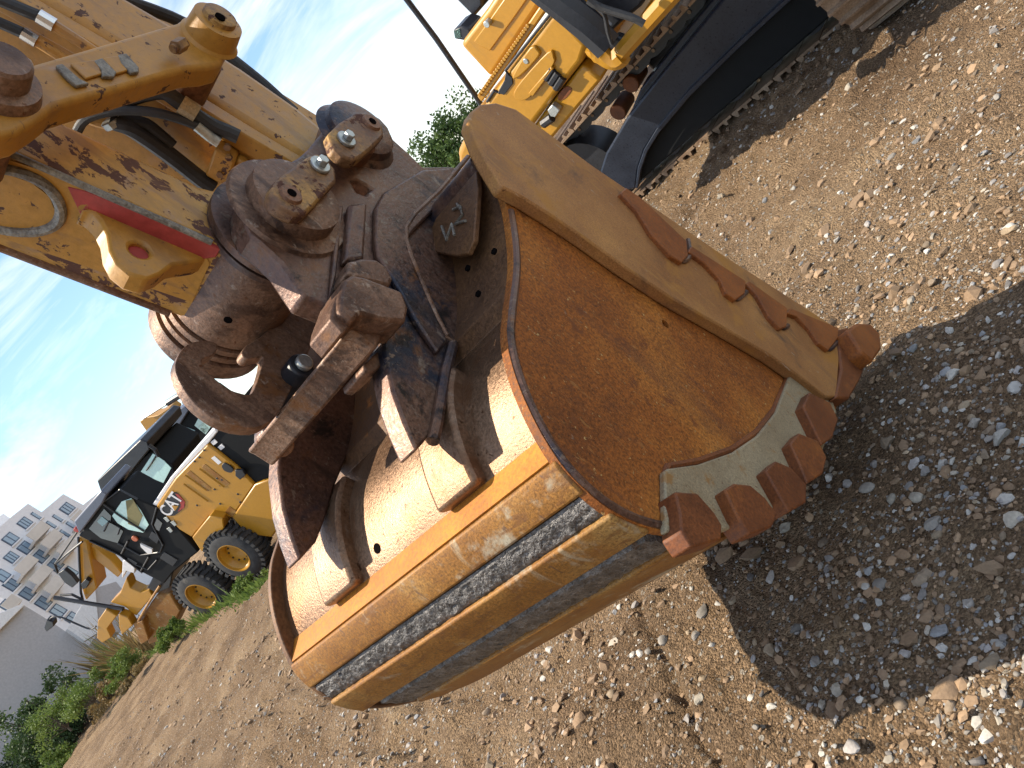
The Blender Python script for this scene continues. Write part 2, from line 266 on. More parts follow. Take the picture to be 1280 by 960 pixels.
def gh(x, y):
    r = np.hypot(x, y); th = np.arctan2(x, y)
    z = .05*fbm(x, y, .5, 3)+.034*fbm(x, y, 3.0, 4, .6, 5)*np.clip(8/(r+1), .75, 1)
    z += .010*fbm(x, y, 22, 3, .6, 9)*np.clip(3/(r+.5), 0, 1)
    cl = np.clip(fbm(x, y, 9, 4, .6, 41)-.06, 0, 1); z += .085*cl*np.clip(9/(r+1), .8, 1)          # clods
    z += .012*np.abs(fbm(x, y, 40, 2, .6, 47))*np.clip(3/(r+.5), 0, 1)
    a = x*RD[0]+y*RD[1]; b = x*RN[0]+y*RN[1]                     # wheel and track ruts run with the parked machine
    rut = .024*np.sin(b*24+2.5*fbm(x, y, 1.0, 3, .5, 2))*np.clip(.5+1.6*fbm(x, y, .8, 2, .5, 4), 0, 1)
    z += rut*np.clip((y-1.9)/.8, 0, 1)*np.clip((12-r)/6, 0, 1)
    l = np.clip((-x-.6)/1.5, 0, 1)*np.clip((r-1.5)/2, 0, 1)      # tyre grooves on the left
    u = x*.80-y*.60
    z += l*.032*np.sin((x*.6+y*.8)*9+3*fbm(x, y, .5, 3, .5, 8))*np.clip(20/(r+6), 0, 1)
    e = np.clip((r-crest(th)-.15*fbm(x, y, 1.2, 3)*4)/2.2, 0, 1); z -= .46*e*e*(3-2*e)
    A0 = onz((800, 752))[:2]; A1 = onz((892, 945))[:2]; dA = (A1-A0)/np.linalg.norm(A1-A0); sA = (x-A0[0])*dA[0]+(y-A0[1])*dA[1]; dd = (x-A0[0])*dA[1]-(y-A0[1])*dA[0]+.05*fbm(x, y, 5, 3, .5, 51)
    z -= .045*np.exp(-(dd/.018)**2)*((sA > -.25) & (sA < 1.2))     # open crack left of the shadow
    near = np.clip((2.9-np.hypot(x-.9, y-2.3))/2.2, 0, 1); z = z*(1-.55*near)
    return z
ths = np.concatenate([np.radians(np.arange(-180, -76, 5)), np.radians(np.arange(-76, 60.01, .24)), np.radians(np.arange(65, 180, 5))])
rs = .3*1.0135**np.arange(0, 586)
TH, RR = np.meshgrid(ths, rs); gx = RR*np.sin(TH); gy = RR*np.cos(TH); gz = gh(gx, gy)
nT = len(ths); nR = len(rs); idx = np.arange(nR*nT).reshape(nR, nT)
q = np.stack([idx[:-1, :], np.roll(idx, -1, 1)[:-1, :], np.roll(idx, -1, 1)[1:, :], idx[1:, :]], -1).reshape(-1, 4)
gme = bpy.data.meshes.new('ground'); vv = np.stack([gx, gy, gz], -1).reshape(-1, 3)
cv = np.array([[0, 0, 0.0]]); vall = np.concatenate([vv, cv])
gme.vertices.add(len(vall)); gme.vertices.foreach_set('co', vall.ravel())
tri = np.stack([np.full(nT, len(vv)), np.roll(idx[0], -1), idx[0]], -1)
loops = np.concatenate([q.ravel(), tri.ravel()]); starts = np.concatenate([np.arange(len(q))*4, len(q)*4+np.arange(nT)*3]); tot = np.concatenate([np.full(len(q), 4), np.full(nT, 3)])
gme.loops.add(len(loops)); gme.loops.foreach_set('vertex_index', loops); gme.polygons.add(len(starts)); gme.polygons.foreach_set('loop_start', starts); gme.polygons.foreach_set('loop_total', tot)
gme.update(calc_edges=True); gme.validate(); gme.shade_smooth()
if gme.polygons[10].normal.z < 0: gme.flip_normals()
def ground_material():
    m = bpy.data.materials.new('sandy gravel soil'); m.use_nodes = True; t = m.node_tree; bs = t.nodes['Principled BSDF']; L = t.links.new
    co = nd(t, 'ShaderNodeTexCoord'); v = co.outputs['Object']
    a = nd(t, 'ShaderNodeTexNoise', Scale=.9, Detail=9, Roughness=.65); L(v, a.inputs['Vector'])
    r = nd(t, 'ShaderNodeValToRGB'); e = r.color_ramp.elements; e.new(.5)
    for k, (p, c) in zip(e, [(.32, (.165, .104, .058)), (.5, (.275, .182, .104)), (.68, (.395, .274, .16))]): k.position = p; k.color = (*c, 1)
    L(a.outputs['Fac'], r.inputs['Fac'])
    vo = nd(t, 'ShaderNodeTexVoronoi', Scale=150); L(v, vo.inputs['Vector'])           # grit: each grain its own tone
    hs = nd(t, 'ShaderNodeSeparateColor'); L(vo.outputs['Color'], hs.inputs[0])
    mr = nd(t, 'ShaderNodeMapRange'); mr.inputs['To Min'].default_value = .55; mr.inputs['To Max'].default_value = 1.5; L(hs.outputs[0], mr.inputs['Value'])
    sc = nd(t, 'ShaderNodeVectorMath', operation='SCALE'); L(r.outputs['Color'], sc.inputs[0]); L(mr.outputs['Result'], sc.inputs['Scale'])
    v2 = nd(t, 'ShaderNodeTexVoronoi', Scale=48); L(v, v2.inputs['Vector']); h2 = nd(t, 'ShaderNodeSeparateColor'); L(v2.outputs['Color'], h2.inputs[0])
    pm = nd(t, 'ShaderNodeMath', operation='GREATER_THAN'); L(h2.outputs[1], pm.inputs[0]); pm.inputs[1].default_value = .80
    dm = nd(t, 'ShaderNodeMath', operation='LESS_THAN'); L(v2.outputs['Distance'], dm.inputs[0]); dm.inputs[1].default_value = .38
    pp = nd(t, 'ShaderNodeMath', operation='MULTIPLY'); L(pm.outputs[0], pp.inputs[0]); L(dm.outputs[0], pp.inputs[1])
    cr = nd(t, 'ShaderNodeValToRGB'); e = cr.color_ramp.elements; e.new(.5)
    for k, (p, c) in zip(e, [(0, (.20, .165, .13)), (.5, (.42, .35, .26)), (1, (.56, .51, .43))]): k.position = p; k.color = (*c, 1)
    L(h2.outputs[0], cr.inputs['Fac'])
    mi = nd(t, 'ShaderNodeMix', data_type='RGBA'); L(pp.outputs[0], mi.inputs['Factor']); L(sc.outputs['Vector'], mi.inputs['A']); L(cr.outputs['Color'], mi.inputs['B'])
    L(mi.outputs['Result'], bs.inputs['Base Color']); bs.inputs['Roughness'].default_value = .9; bs.inputs['Specular IOR Level'].default_value = .15
    n2 = nd(t, 'ShaderNodeTexNoise', Scale=38, Detail=8, Roughness=.72); L(v, n2.inputs['Vector'])
    hh = nd(t, 'ShaderNodeMath', operation='MULTIPLY_ADD'); L(vo.outputs['Distance'], hh.inputs[0]); hh.inputs[1].default_value = -.35; L(n2.outputs['Fac'], hh.inputs[2])
    h3 = nd(t, 'ShaderNodeMath', operation='MULTIPLY_ADD'); L(pp.outputs[0], h3.inputs[0]); h3.inputs[1].default_value = .22; L(hh.outputs[0], h3.inputs[2])
    bp = nd(t, 'ShaderNodeBump', Strength=1.0, Distance=.05); L(h3.outputs[0], bp.inputs['Height']); L(bp.outputs['Normal'], bs.inputs['Normal'])
    return m
gme.materials.append(ground_material()); go = bpy.data.objects.new('ground', gme); COL.objects.link(go); tag(go, kind='structure')

# loose stones
def ico(sub):
    bm = bmesh.new(); bmesh.ops.create_icosphere(bm, subdivisions=sub, radius=1.0); v = np.array([x.co[:] for x in bm.verts]); f = np.array([[y.index for y in x.verts] for x in bm.faces]); bm.free(); return v, f
ICO1 = ico(1); ICO2 = ico(2)
STONE_COLS = np.array([(.42, .37, .29), (.30, .27, .23), (.22, .20, .18), (.36, .33, .30), (.28, .28, .275), (.48, .45, .39), (.33, .25, .16), (.24, .18, .12), (.55, .52, .46)])
def stone_verts(base, size):
    v = base.copy(); d = rng.normal(size=(4, 3)); d /= np.linalg.norm(d, axis=1)[:, None]
    for k in d: v = v-np.clip((v @ k)-rng.uniform(.45, .85), 0, None)[:, None]*k     # flattened facets
    v = v*(1+.16*np.sin(v @ rng.normal(size=3)*2.4+rng.uniform(0, 6)))[:, None]
    v *= np.array([rng.uniform(.8, 1.35), rng.uniform(.7, 1.0), rng.uniform(.45, .75)])*size
    a = rng.uniform(0, 6.28); b = rng.normal(0, .25); ca, sa = math.cos(a), math.sin(a)
    v = v @ np.array([[1, 0, 0], [0, math.cos(b), -math.sin(b)], [0, math.sin(b), math.cos(b)]]).T
    return v @ np.array([[ca, -sa, 0], [sa, ca, 0], [0, 0, 1]]).T
stone_mat = bpy.data.materials.new('mixed pebble stone'); stone_mat.use_nodes = True
_t = stone_mat.node_tree; _at = nd(_t, 'ShaderNodeAttribute', attribute_name='tone'); _b = _t.nodes['Principled BSDF']
_n = nd(_t, 'ShaderNodeTexNoise', Scale=120, Detail=5); _co = nd(_t, 'ShaderNodeTexCoord'); _t.links.new(_co.outputs['Object'], _n.inputs['Vector'])
_mr = nd(_t, 'ShaderNodeMapRange'); _mr.inputs['To Min'].default_value = .6; _mr.inputs['To Max'].default_value = 1.35; _t.links.new(_n.outputs['Fac'], _mr.inputs['Value'])
_vs = nd(_t, 'ShaderNodeVectorMath', operation='SCALE'); _t.links.new(_at.outputs['Color'], _vs.inputs[0]); _t.links.new(_mr.outputs['Result'], _vs.inputs['Scale']); _t.links.new(_vs.outputs['Vector'], _b.inputs['Base Color'])
_b.inputs['Roughness'].default_value = .8
_bp = nd(_t, 'ShaderNodeBump', Strength=.4, Distance=.004); _t.links.new(_n.outputs['Fac'], _bp.inputs['Height']); _t.links.new(_bp.outputs['Normal'], _b.inputs['Normal'])
def scatter(name, n, r0, r1, th0, th1, s0, sig, base, power=1.0, smin=.003, smax=.05, cols=STONE_COLS):
    vs, fs, cs = [], [], []; k = 0
    pool = [stone_verts(base[0], 1.0) for _ in range(60)]; nf = len(base[1])
    rr = r0*(r1/r0)**(rng.random(n)**power); tt = rng.uniform(th0, th1, n); x = rr*np.sin(tt); y = rr*np.cos(tt)
    clus = fbm(x, y, 1.3, 3, .6, 21)+rng.normal(0, .25, n); keep = clus > -.22; x, y, rr = x[keep], y[keep], rr[keep]; z = gh(x, y)
    sz = np.clip(s0*np.exp(rng.normal(0, sig, len(x)))*np.clip(.6+rr*.14, .75, 2.2), smin, smax)
    for i in range(len(x)):
        p = pool[rng.integers(60)]*sz[i]; a = rng.uniform(0, 6.28); ca, sa = math.cos(a), math.sin(a)
        vs.append(np.stack([p[:, 0]*ca-p[:, 1]*sa+x[i], p[:, 0]*sa+p[:, 1]*ca+y[i], p[:, 2]+z[i]+sz[i]*.12], -1)); fs.append(base[1]+k); k += len(p)
        cs.append(np.repeat(cols[rng.integers(len(cols))][None]*rng.uniform(.6, 1.1), len(p), 0))
    V_ = np.concatenate(vs); F_ = np.concatenate(fs); C_ = np.concatenate(cs)
    me = bpy.data.meshes.new(name); me.vertices.add(len(V_)); me.vertices.foreach_set('co', V_.ravel()); me.loops.add(F_.size); me.loops.foreach_set('vertex_index', F_.ravel())
    me.polygons.add(len(F_)); me.polygons.foreach_set('loop_start', np.arange(len(F_))*3); me.polygons.foreach_set('loop_total', np.full(len(F_), 3)); me.update(calc_edges=True)
    at = me.attributes.new('tone', 'FLOAT_COLOR', 'POINT'); at.data.foreach_set('color', np.concatenate([C_, np.ones((len(C_), 1))], 1).ravel())
    me.materials.append(stone_mat); me.shade_smooth(); me.set_sharp_from_angle(angle=math.radians(28))
    o = bpy.data.objects.new(name, me); COL.objects.link(o); return o
tag(scatter('gravel', 6500, 1.0, 6.5, -.85, .85, .0066, .6, ICO2, smax=.026), 'loose grey and beige gravel pressed into the sandy soil near the bucket', 'gravel', kind='stuff')
tag(scatter('gravel', 36000, .9, 20, -.95, .8, .0046, .55, ICO1, smax=.026), 'fine pebbles strewn over the sandy yard', 'gravel', kind='stuff')
tag(scatter('soil_clods', 26000, 1.3, 17, -.95, .8, .007, .6, ICO1, smax=.04, cols=np.array([(.32, .21, .12), (.36, .24, .14), (.28, .185, .105), (.25, .165, .095)])), 'crumbly brown soil clods over the whole yard', 'soil clods', kind='stuff')
BIG = [((1265, 286), .030, 5, 'pale rounded stone lying in the sun by the right edge'), ((1222, 533), .034, 1, 'large grey stone in the bucket shadow, largest there'), ((1078, 944), .036, 3, 'flat pale grey stone at the bottom edge of the picture'),
       ((1188, 470), .026, 4, 'grey block stone in the shadow right of the bucket tooth'), ((873, 797), .026, 1, 'angular grey stone at the left edge of the bucket shadow'), ((1145, 582), .028, 3, 'grey angular stone beside the small orange stones'),
       ((1134, 567), .012, 6, 'small orange brown stone in the bucket shadow'), ((945, 826), .018, 3, 'upright pale stone in the lower bucket shadow'), ((1272, 655), .028, 0, 'beige stone in the shadow at the right edge of the picture'),
       ((690, 815), .030, 5, 'white stone in the sun just below the bucket'), ((685, 852), .026, 8, 'pale stone below the bucket, nearer the picture bottom'), ((1052, 243), .020, 8, 'white pebble in the sun between bucket and tracks'),
       ((1226, 170), .022, 8, 'white elongated pebble high on the sunny slope'), ((1085, 735), .022, 5, 'cream stone in the middle of the bucket shadow'), ((1040, 700), .02, 2, 'dark grey stone in the shadow under the heel blocks'),
       ((1090, 885), .014, 8, 'white pebble just outside the lower shadow edge'), ((70, 925), .16, 2, 'flat grey boulder at the lower left bank crest')]
for p, s_, ci, lab in BIG:
    s_ = s_*.72 if s_ < .1 else s_
    g = onz(p); v = stone_verts(ICO2[0], s_)
    me = bpy.data.meshes.new('stone'); zz = float(gh(np.array([g[0]]), np.array([g[1]]))[0]); me.from_pydata((v).tolist(), [], ICO2[1].tolist())
    at = me.attributes.new('tone', 'FLOAT_COLOR', 'POINT'); at.data.foreach_set('color', np.tile(np.append(STONE_COLS[ci]*(1.0 if ci != 6 else 1.4), 1), len(v)))
    me.materials.append(stone_mat); me.shade_smooth(); me.set_sharp_from_angle(angle=math.radians(30)); o = bpy.data.objects.new('stone', me); COL.objects.link(o); o.location = (g[0], g[1], zz+s_*.25); tag(o, lab, 'stone', 'larger loose stones')

# ------------------------------------------------------------------ digging bucket
WD = 0.965
bk = thing('excavator_bucket', B(.6, 0, WD/2)*np.array([1, 1, 0]), 'large rusty steel digging bucket hanging curled with its tip on the gravel', 'bucket')
outline_px = [(597, 190), (626, 235), (637, 280), (641, 330), (635, 385), (633, 420), (641, 460), (657, 503), (680, 548), (705, 585), (735, 616), (765, 639), (800, 656), (835, 664), (875, 664), (915, 657), (950, 642), (982, 618), (1007, 592), (1028, 556), (1041, 525), (1048, 497)]
prof = spline(tvs(outline_px, 0.0), 5)
prof = np.array(prof)
def offs(pl, d):       # shift a profile line along its inward normal
    pl = np.asarray(pl); tg = np.gradient(pl, axis=0); tg /= np.linalg.norm(tg, axis=1)[:, None]
    n = np.stack([tg[:, 1], -tg[:, 0]], 1)
    if ((pl.mean(0)-pl[len(pl)//2]) @ n[len(pl)//2]) < 0: n = -n
    dd = np.asarray(d); dd = dd[:, None] if dd.ndim else dd
    return pl+n*dd
def near_i(p): return int(np.argmin(np.linalg.norm(prof-tv(p, 0), axis=1)))
lip_px = [(586, 152), (589, 139), (600, 130), (620, 128), (645, 136), (690, 169), (740, 206), (790, 240), (850, 281), (905, 319), (960, 354), (1045, 409)]
lip = tvs(lip_px, 0)
# side plates: flat web of the side, outline of shell plus mouth line
web = list(prof)+[tv((1046, 440)), tv((985, 385)), tv((905, 330)), tv((790, 250)), tv((690, 180)), tv((620, 145)), tv((597, 160))]
hole = circ(tv((832, 405), 0.0), .012, 14)
for w0, nm in ((0.0, 'side_plate'), (WD-.03, 'side_plate')):
    plate(nm, web, w0 if w0 == 0 else WD-.018, w0+.018 if w0 == 0 else WD, M['side'] if w0 == 0 else M['top'], bk, .003, holes=[hole] if w0 == 0 else [], px=False)
_in = offs(prof, np.full(len(prof), .010))
MB().tube([B(q_[0], q_[1], .001) for q_ in _in[8:72]], .0085, 8).build('weld_seam', M['ear'], bk)
# thick bar along the mouth edge of each side
barpx = [(586, 152), (589, 139), (600, 130), (620, 128), (645, 136), (690, 169), (740, 206), (790, 240), (850, 281), (905, 319), (960, 354), (1045, 409), (1050, 440), (1046, 496), (1033, 496), (1004, 473), (965, 445), (905, 409), (840, 372), (780, 332), (730, 296), (690, 269), (655, 247), (628, 233), (610, 204), (597, 180)]
bar_tv = tvs(barpx, -.034)
plate('edge_bar', bar_tv, -.034, -.001, M['bar'], bk, .005, px=False)
plate('edge_bar', bar_tv, WD+.001, WD+.034, M['bar'], bk, .005, px=False)
# dark weld line between bar and web
MB().tube([B(*tv(p, -.002), -.002) for p in [(1033, 497), (1004, 474), (965, 446), (905, 410), (840, 373), (780, 333), (730, 297), (690, 270), (655, 248), (630, 236)]], .009, 8).build('weld_seam', M['ear'], bk)
# shell: curved sheet between the side plates, set in from their edges down to the first wear bar
iA = near_i((640, 362)); iB = near_i((686, 568)); iC = near_i((736, 618)); iD = near_i((767, 641)); iE = near_i((806, 659)); iF = near_i((835, 664)); iG = near_i((868, 665))
n = len(prof); ins = np.full(n, .030); ins[:iA] = .004; ins[iB:] = .016
outer = offs(prof, ins); inner = offs(prof, ins+.03)
def sweep(name, a, b, w0, w1, mat, parent, bevel=0, nw=1, jitter=0):
    poly = list(a)+list(b)[::-1]; mb = MB()
    if nw == 1: mb.prism([B(q[0], q[1], w0) for q in poly], W*(w1-w0))
    return mb.build(name, mat, parent, bevel=bevel)
# upper flat plate, then the scoured curved shell
sweep('top_plate', outer[:iA+1], inner[:iA+1], .018, WD-.018, M['top'], bk, .003)
sh_a = np.array(list(outer[iA-1:])); sh_b = np.array(list(inner[iA-1:])); sh_a[0] = sh_a[1]; sh_b[0] = sh_b[1]
def sheet(name, a, b, w0, w1, mat, parent):
    m = len(a); vs = [B(q[0], q[1], w0) for q in a]+[B(q[0], q[1], w1) for q in a]+[B(q[0], q[1], w0) for q in b]+[B(q[0], q[1], w1) for q in b]; fs = []
    for i in range(m-1):
        fs += [(i, i+1, m+i+1, m+i), (2*m+i, 3*m+i, 3*m+i+1, 2*m+i+1), (i, 2*m+i, 2*m+i+1, i+1), (m+i, m+i+1, 3*m+i+1, 3*m+i)]
    fs += [(0, m, 3*m, 2*m), (m-1, 3*m-1, 4*m-1, 2*m-1)]
    return mesh(name, vs, fs, mat, parent, 50)
shell = sheet('shell', sh_a[1:], sh_b[1:], .0175, WD-.0175, M['shell'], bk)
# top roll of the shell, towards the mouth
c0 = tv((606, 196), 0.03)
MB().cyl(B(*(outer[0]+np.array([-.02, -.03])), .03), B(*(outer[0]+np.array([-.02, -.03])), WD-.03), .036, n=28).build('top_tube', M['ear'], bk)
# wear bars along the back, with dark hardfacing between them
def strip(name, i0, i1, h, w0, w1, mat, bevel=.004, base=None, shrink=0):
    a = offs(prof[i0:i1+1], np.full(i1-i0+1, .018)); o = offs(prof[i0:i1+1], np.full(i1-i0+1, -h)); tg = (o[-1]-o[0])/np.linalg.norm(o[-1]-o[0]); o = o.copy(); o[0] += tg*shrink; o[-1] -= tg*shrink
    return sweep(name, o, a, w0, w1, mat, bk, bevel)
strip('wear_bar', iB+1, iC, .004, .004, WD-.004, M['wearbar'], .005, shrink=.004)
strip('wear_bar', iD, iE+1, .008, .004, WD-.004, M['wearbar'], .005)
strip('wear_bar', iG, iG+4, .012, .05, WD-.05, M['wearbar'], .006)
# fillet of bright orange rust above the first bar
fl = [outer[iB-3], prof[iB+1]+np.array([0.0, .001]), offs(prof, np.full(n, .02))[iB+2], inner[iB]]
MB().prism([B(q[0], q[1], .018) for q in fl], W*(WD-.036)).build('rust_fillet', M['orange'], bk)
def hardface(i0, i1, w0, w1, h, seed):
    a = prof[i0:i1+1]; m = 9; k = 150; vs = []; fs = []; s_ = np.linspace(0, len(a)-1, m); P_ = np.stack([np.interp(s_, np.arange(len(a)), a[:, j]) for j in (0, 1)], 1); nrm = (offs(P_, np.full(m, -1.0))-P_)
    r2 = np.random.default_rng(seed); Z = r2.normal(0, 1, (k, m)); Z = (Z+np.roll(Z, 1, 0))/1.6
    for i in range(k):
        for j in range(m):
            e = 1 if 0 < j < m-1 else 0; w_ = w0+(w1-w0)*i/(k-1)
            q_ = P_[j]+nrm[j]*((h+.0022*Z[i, j]*.6)*e-.004*(1-e)-(.012 if i in (0, k-1) else 0)); vs.append(B(q_[0], q_[1], w_+(.003*Z[i, (j+3) % m] if 0 < i < k-1 else 0)))
    for i in range(k-1):
        for j in range(m-1): fs.append((i*m+j, i*m+j+1, (i+1)*m+j+1, (i+1)*m+j))
    return mesh('hardfacing', vs, fs, M['hard'], bk, 40)
hardface(iC, iD, .003, WD-.003, -.001, 1)
hardface(iE+1, iG, .02, WD-.06, .008, 2)
# heel plate and its five wear blocks
heel = [(831, 588), (836, 585), (873, 580), (916, 565), (947, 544), (970, 515), (989, 465), (1008, 474), (1040, 497), (1046, 515), (1035, 548), (1022, 578), (1000, 606), (975, 630), (945, 650), (905, 663), (870, 668), (833, 664), (832, 630)]
heel_tv = tvs(heel, -.016)
plate('heel_plate', heel_tv, -.016, .0, M['beige'], bk, .004, px=False)
MB().tube([B(*tv(p, -.002), -.002) for p in [(830, 655), (829, 600), (834, 584), (873, 577), (915, 562), (945, 541), (967, 513), (987, 466)]], .008, 8).build('weld_seam', M['block'], bk)
blocks = [[(844, 614), (872, 616), (893, 640), (903, 656), (902, 674), (866, 684), (852, 664), (850, 640)], [(906, 612), (918, 604), (938, 606), (957, 622), (972, 643), (966, 658), (938, 668), (922, 645)],
          [(957, 588), (970, 576), (989, 584), (1009, 606), (1008, 628), (987, 640), (972, 614)], [(988, 554), (999, 541), (1023, 551), (1034, 572), (1029, 592), (1010, 604), (1000, 580)], [(1004, 508), (1012, 490), (1038, 503), (1048, 524), (1041, 547), (1028, 556), (1016, 532)]]
for b_ in blocks:
    plate('heel_block', b_, -.042, .004, M['block'], bk, .004)
MB().prism([B(*q_, -.018) for q_ in tvs([(844, 616), (850, 618), (862, 652), (855, 660), (843, 640)], -.018)], W*.006).build('bare_patch', M['blue'], bk)
# floor lip and cutting edge
fa = prof[iG+1:]; strip('floor_plate', iG+4, n-1, .010, .06, WD-.06, M['wearbar'], .005)
cut = [prof[-2], tv((1056, 470)), tv((1062, 440)), tv((1050, 425)), tv((1040, 470))]
MB().prism([B(q_[0], q_[1], .0) for q_ in cut], W*WD).build('cutting_edge', M['block'], bk, bevel=.006)
adpx = [(1046, 412), (1059, 409), (1078, 427), (1084, 450), (1076, 474), (1062, 498), (1045, 497), (1052, 460)]
ad = tvs(adpx, -.04); knob = tvs([(1060, 412), (1072, 403), (1088, 404), (1101, 418), (1103, 436), (1092, 452), (1078, 440)], -.085)
for k_ in range(5):
    w_ = -.04+k_*(WD-.05)/4
    t_ = plate('tooth_adapter', ad, w_, w_+.10, M['block'], bk, .006, px=False)
    plate('tooth', knob, w_-.045, w_+.02, M['fin'], bk, .010, px=False, seg=2)
fins = [[(777, 240), (784, 233), (802, 245), (860, 300), (862, 318), (854, 327), (840, 318), (815, 290), (798, 262)], [(862, 313), (866, 306), (934, 350), (933, 365), (921, 374), (909, 365), (902, 348), (882, 327)],
        [(934, 353), (938, 350), (986, 384), (985, 407), (977, 410), (963, 395), (948, 368)], [(985, 390), (990, 384), (1050, 409), (1049, 422), (1037, 437), (1025, 428), (1013, 410), (998, 395)]]
for b_ in fins:
    q_ = tvs(b_, -.05)
    plate('edge_protector', q_, -.046, .03, M['fin'], bk, .003, px=False)
    MB().tube([B(*q2, -.036) for q2 in spline(tvs(b_[3:], -.036), 4)], .007, 6).build('weld_seam', M['ear'], bk)
    plate('edge_protector', q_, WD-.03, WD+.05, M['fin'], bk, .006, px=False)
# raised ribs on the curved back, under each hinge plate
def rib(w0, w1):
    i0, i1 = iA+2, iB-3; m = i1-i0+1; a = outer[i0:i1+1]; h = np.full(m, -.030); o = offs(outer, np.full(n, -.030))[i0:i1+1]; b_ = offs(outer, np.full(n, .01))[i0:i1+1]
    sweep('back_rib', o, b_, w0, w1, M['shell'], bk, .010)
rib(.178, .30); rib(.615, .745)
# small drain hole in the shell
hp = None
v_ = ray((472, 686)); best = None
for i in range(iA, iB):
    A_ = np.stack([v_, -W], 1); s_, *_r = np.linalg.lstsq(A_, B(outer[i][0], outer[i][1], 0)-C, rcond=None); d_ = np.linalg.norm(C+v_*s_[0]-B(outer[i][0], outer[i][1], s_[1]))
    if best is None or d_ < best[0]: best = (d_, i, s_[1])
_, i_, w_ = best; nn_ = (offs(outer, np.full(n, -1.0))-outer)[i_]; cc = B(outer[i_][0], outer[i_][1], w_); nv = T*nn_[0]+V*nn_[1]
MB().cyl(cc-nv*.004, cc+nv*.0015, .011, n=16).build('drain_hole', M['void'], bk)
# patch plate with rough weld letters on the top plate, bolt holes beside it
def ontop(p, lift=0.0):
    a_ = B(*outer[2], 0); b2 = B(*outer[iA-1], 0); nrm = np.cross(b2-a_, W); nrm /= np.linalg.norm(nrm); nrm = nrm if nrm @ (C-a_) > 0 else -nrm
    return onplane(p, a_+nrm*lift, nrm), nrm
pp_ = [ontop(p, .012) for p in [(527, 312), (545, 272), (595, 213), (597, 235), (592, 300), (584, 317), (570, 320)]]
MB().prism([x for x, _ in pp_], -pp_[0][1]*.014)  .build('patch_plate', M['top'], bk, bevel=.003)
for ps in [[(552, 283), (558, 300), (565, 280), (568, 294)], [(566, 262), (575, 258), (578, 268), (569, 280), (582, 276)], [(571, 255), (576, 262)]]:
    MB().tube([ontop(p, .015)[0] for p in ps], .0035, 6).build('weld_letter', M['weldg'], bk)
for p in [(617, 314), (584, 335), (597, 367), (567, 310)]:
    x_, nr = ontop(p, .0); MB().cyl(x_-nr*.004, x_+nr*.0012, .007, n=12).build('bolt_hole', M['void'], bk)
# ------------------------------------------------------------------ hinge plates of the bucket (one each side of the arm)
EW0, EW1 = .20, .255; FW0, FW1 = .65, .705
ear_px = [(411, 141), (425, 134), (439, 131), (455, 136), (474, 147), (486, 160), (492, 174), (511, 191), (528, 208), (564, 208), (598, 215), (603, 300), (600, 370), (575, 415), (566, 440), (556, 472), (549, 512), (541, 540), (521, 563), (505, 528), (491, 490), (480, 440), (478, 405), (450, 402), (411, 383), (380, 370), (352, 328), (327, 305), (315, 296), (303, 274), (301, 255), (308, 235), (325, 220), (345, 212), (375, 195), (386, 185), (403, 165)]
slot = [(438, 226), (447, 225), (457, 230), (466, 236), (456, 244), (446, 240)]
ear_tv = tvs(ear_px, EW0)
plate('hinge_plate', ear_tv, EW0, EW1, M['ear'], bk, .006, holes=[tvs(slot, EW0)], px=False)
plate('hinge_plate', tvs([(500, 250), (528, 208), (564, 208), (598, 215), (603, 300), (600, 370), (575, 415), (566, 440), (556, 472), (549, 512), (541, 540), (521, 563), (505, 528), (491, 490), (480, 440), (478, 405), (455, 385), (452, 330), (470, 290)], EW0), FW0, FW1, M['ear'], bk, .006, px=False)
# thicker inner cheek and grooves on the near hinge plate
plate('cheek_plate', [(470, 258), (480, 240), (528, 212), (562, 210), (575, 230), (520, 285), (508, 300), (520, 340), (545, 392), (560, 425), (548, 440), (520, 400), (505, 372), (490, 346), (472, 320), (469, 300)], EW0-.016, EW0, M['ear'], bk, .005)
plate('guide_rib', [(437, 254), (460, 252), (456, 324), (430, 326)], EW0-.022, EW0, M['ear'], bk, .008, seg=3)
plate('guide_rib', [(422, 258), (430, 256), (421, 345), (412, 372)], EW0-.010, EW0, M['ear'], bk, .004)
plate('locking_lug', [(436, 326), (452, 322), (470, 323), (484, 333), (492, 348), (488, 358), (456, 350), (430, 344)], EW0-.05, EW0, M['cast'], bk, .008, seg=3)
plate('clamp_block', [(430, 349), (440, 343), (456, 346), (503, 364), (511, 385), (508, 402), (480, 400), (452, 392), (441, 402), (424, 388), (425, 370)], EW0-.075, EW0, M['cast'], bk, .007)
plate('clamp_foot', [(427, 353), (415, 386), (413, 398), (430, 416), (443, 402), (424, 386)], EW0-.06, EW0+.02, M['cast'], bk, .004)
# weld bead between near hinge plate and the top plate
MB().tube([B(*tv(p, EW0-.012), EW0-.012) for p in [(585, 196), (548, 240), (518, 268), (507, 285), (507, 300), (514, 322), (524, 346), (534, 370), (545, 395), (558, 420), (567, 428)]], .0065, 10).build("weld_bead", M["cast"], bk)
MB().tube([B(*tv(p, EW0-.006), EW0-.006) for p in [(566, 430), (557, 465), (551, 500), (546, 530), (541, 552)]], .012, 10).build('weld_bead', M['ear'], bk)

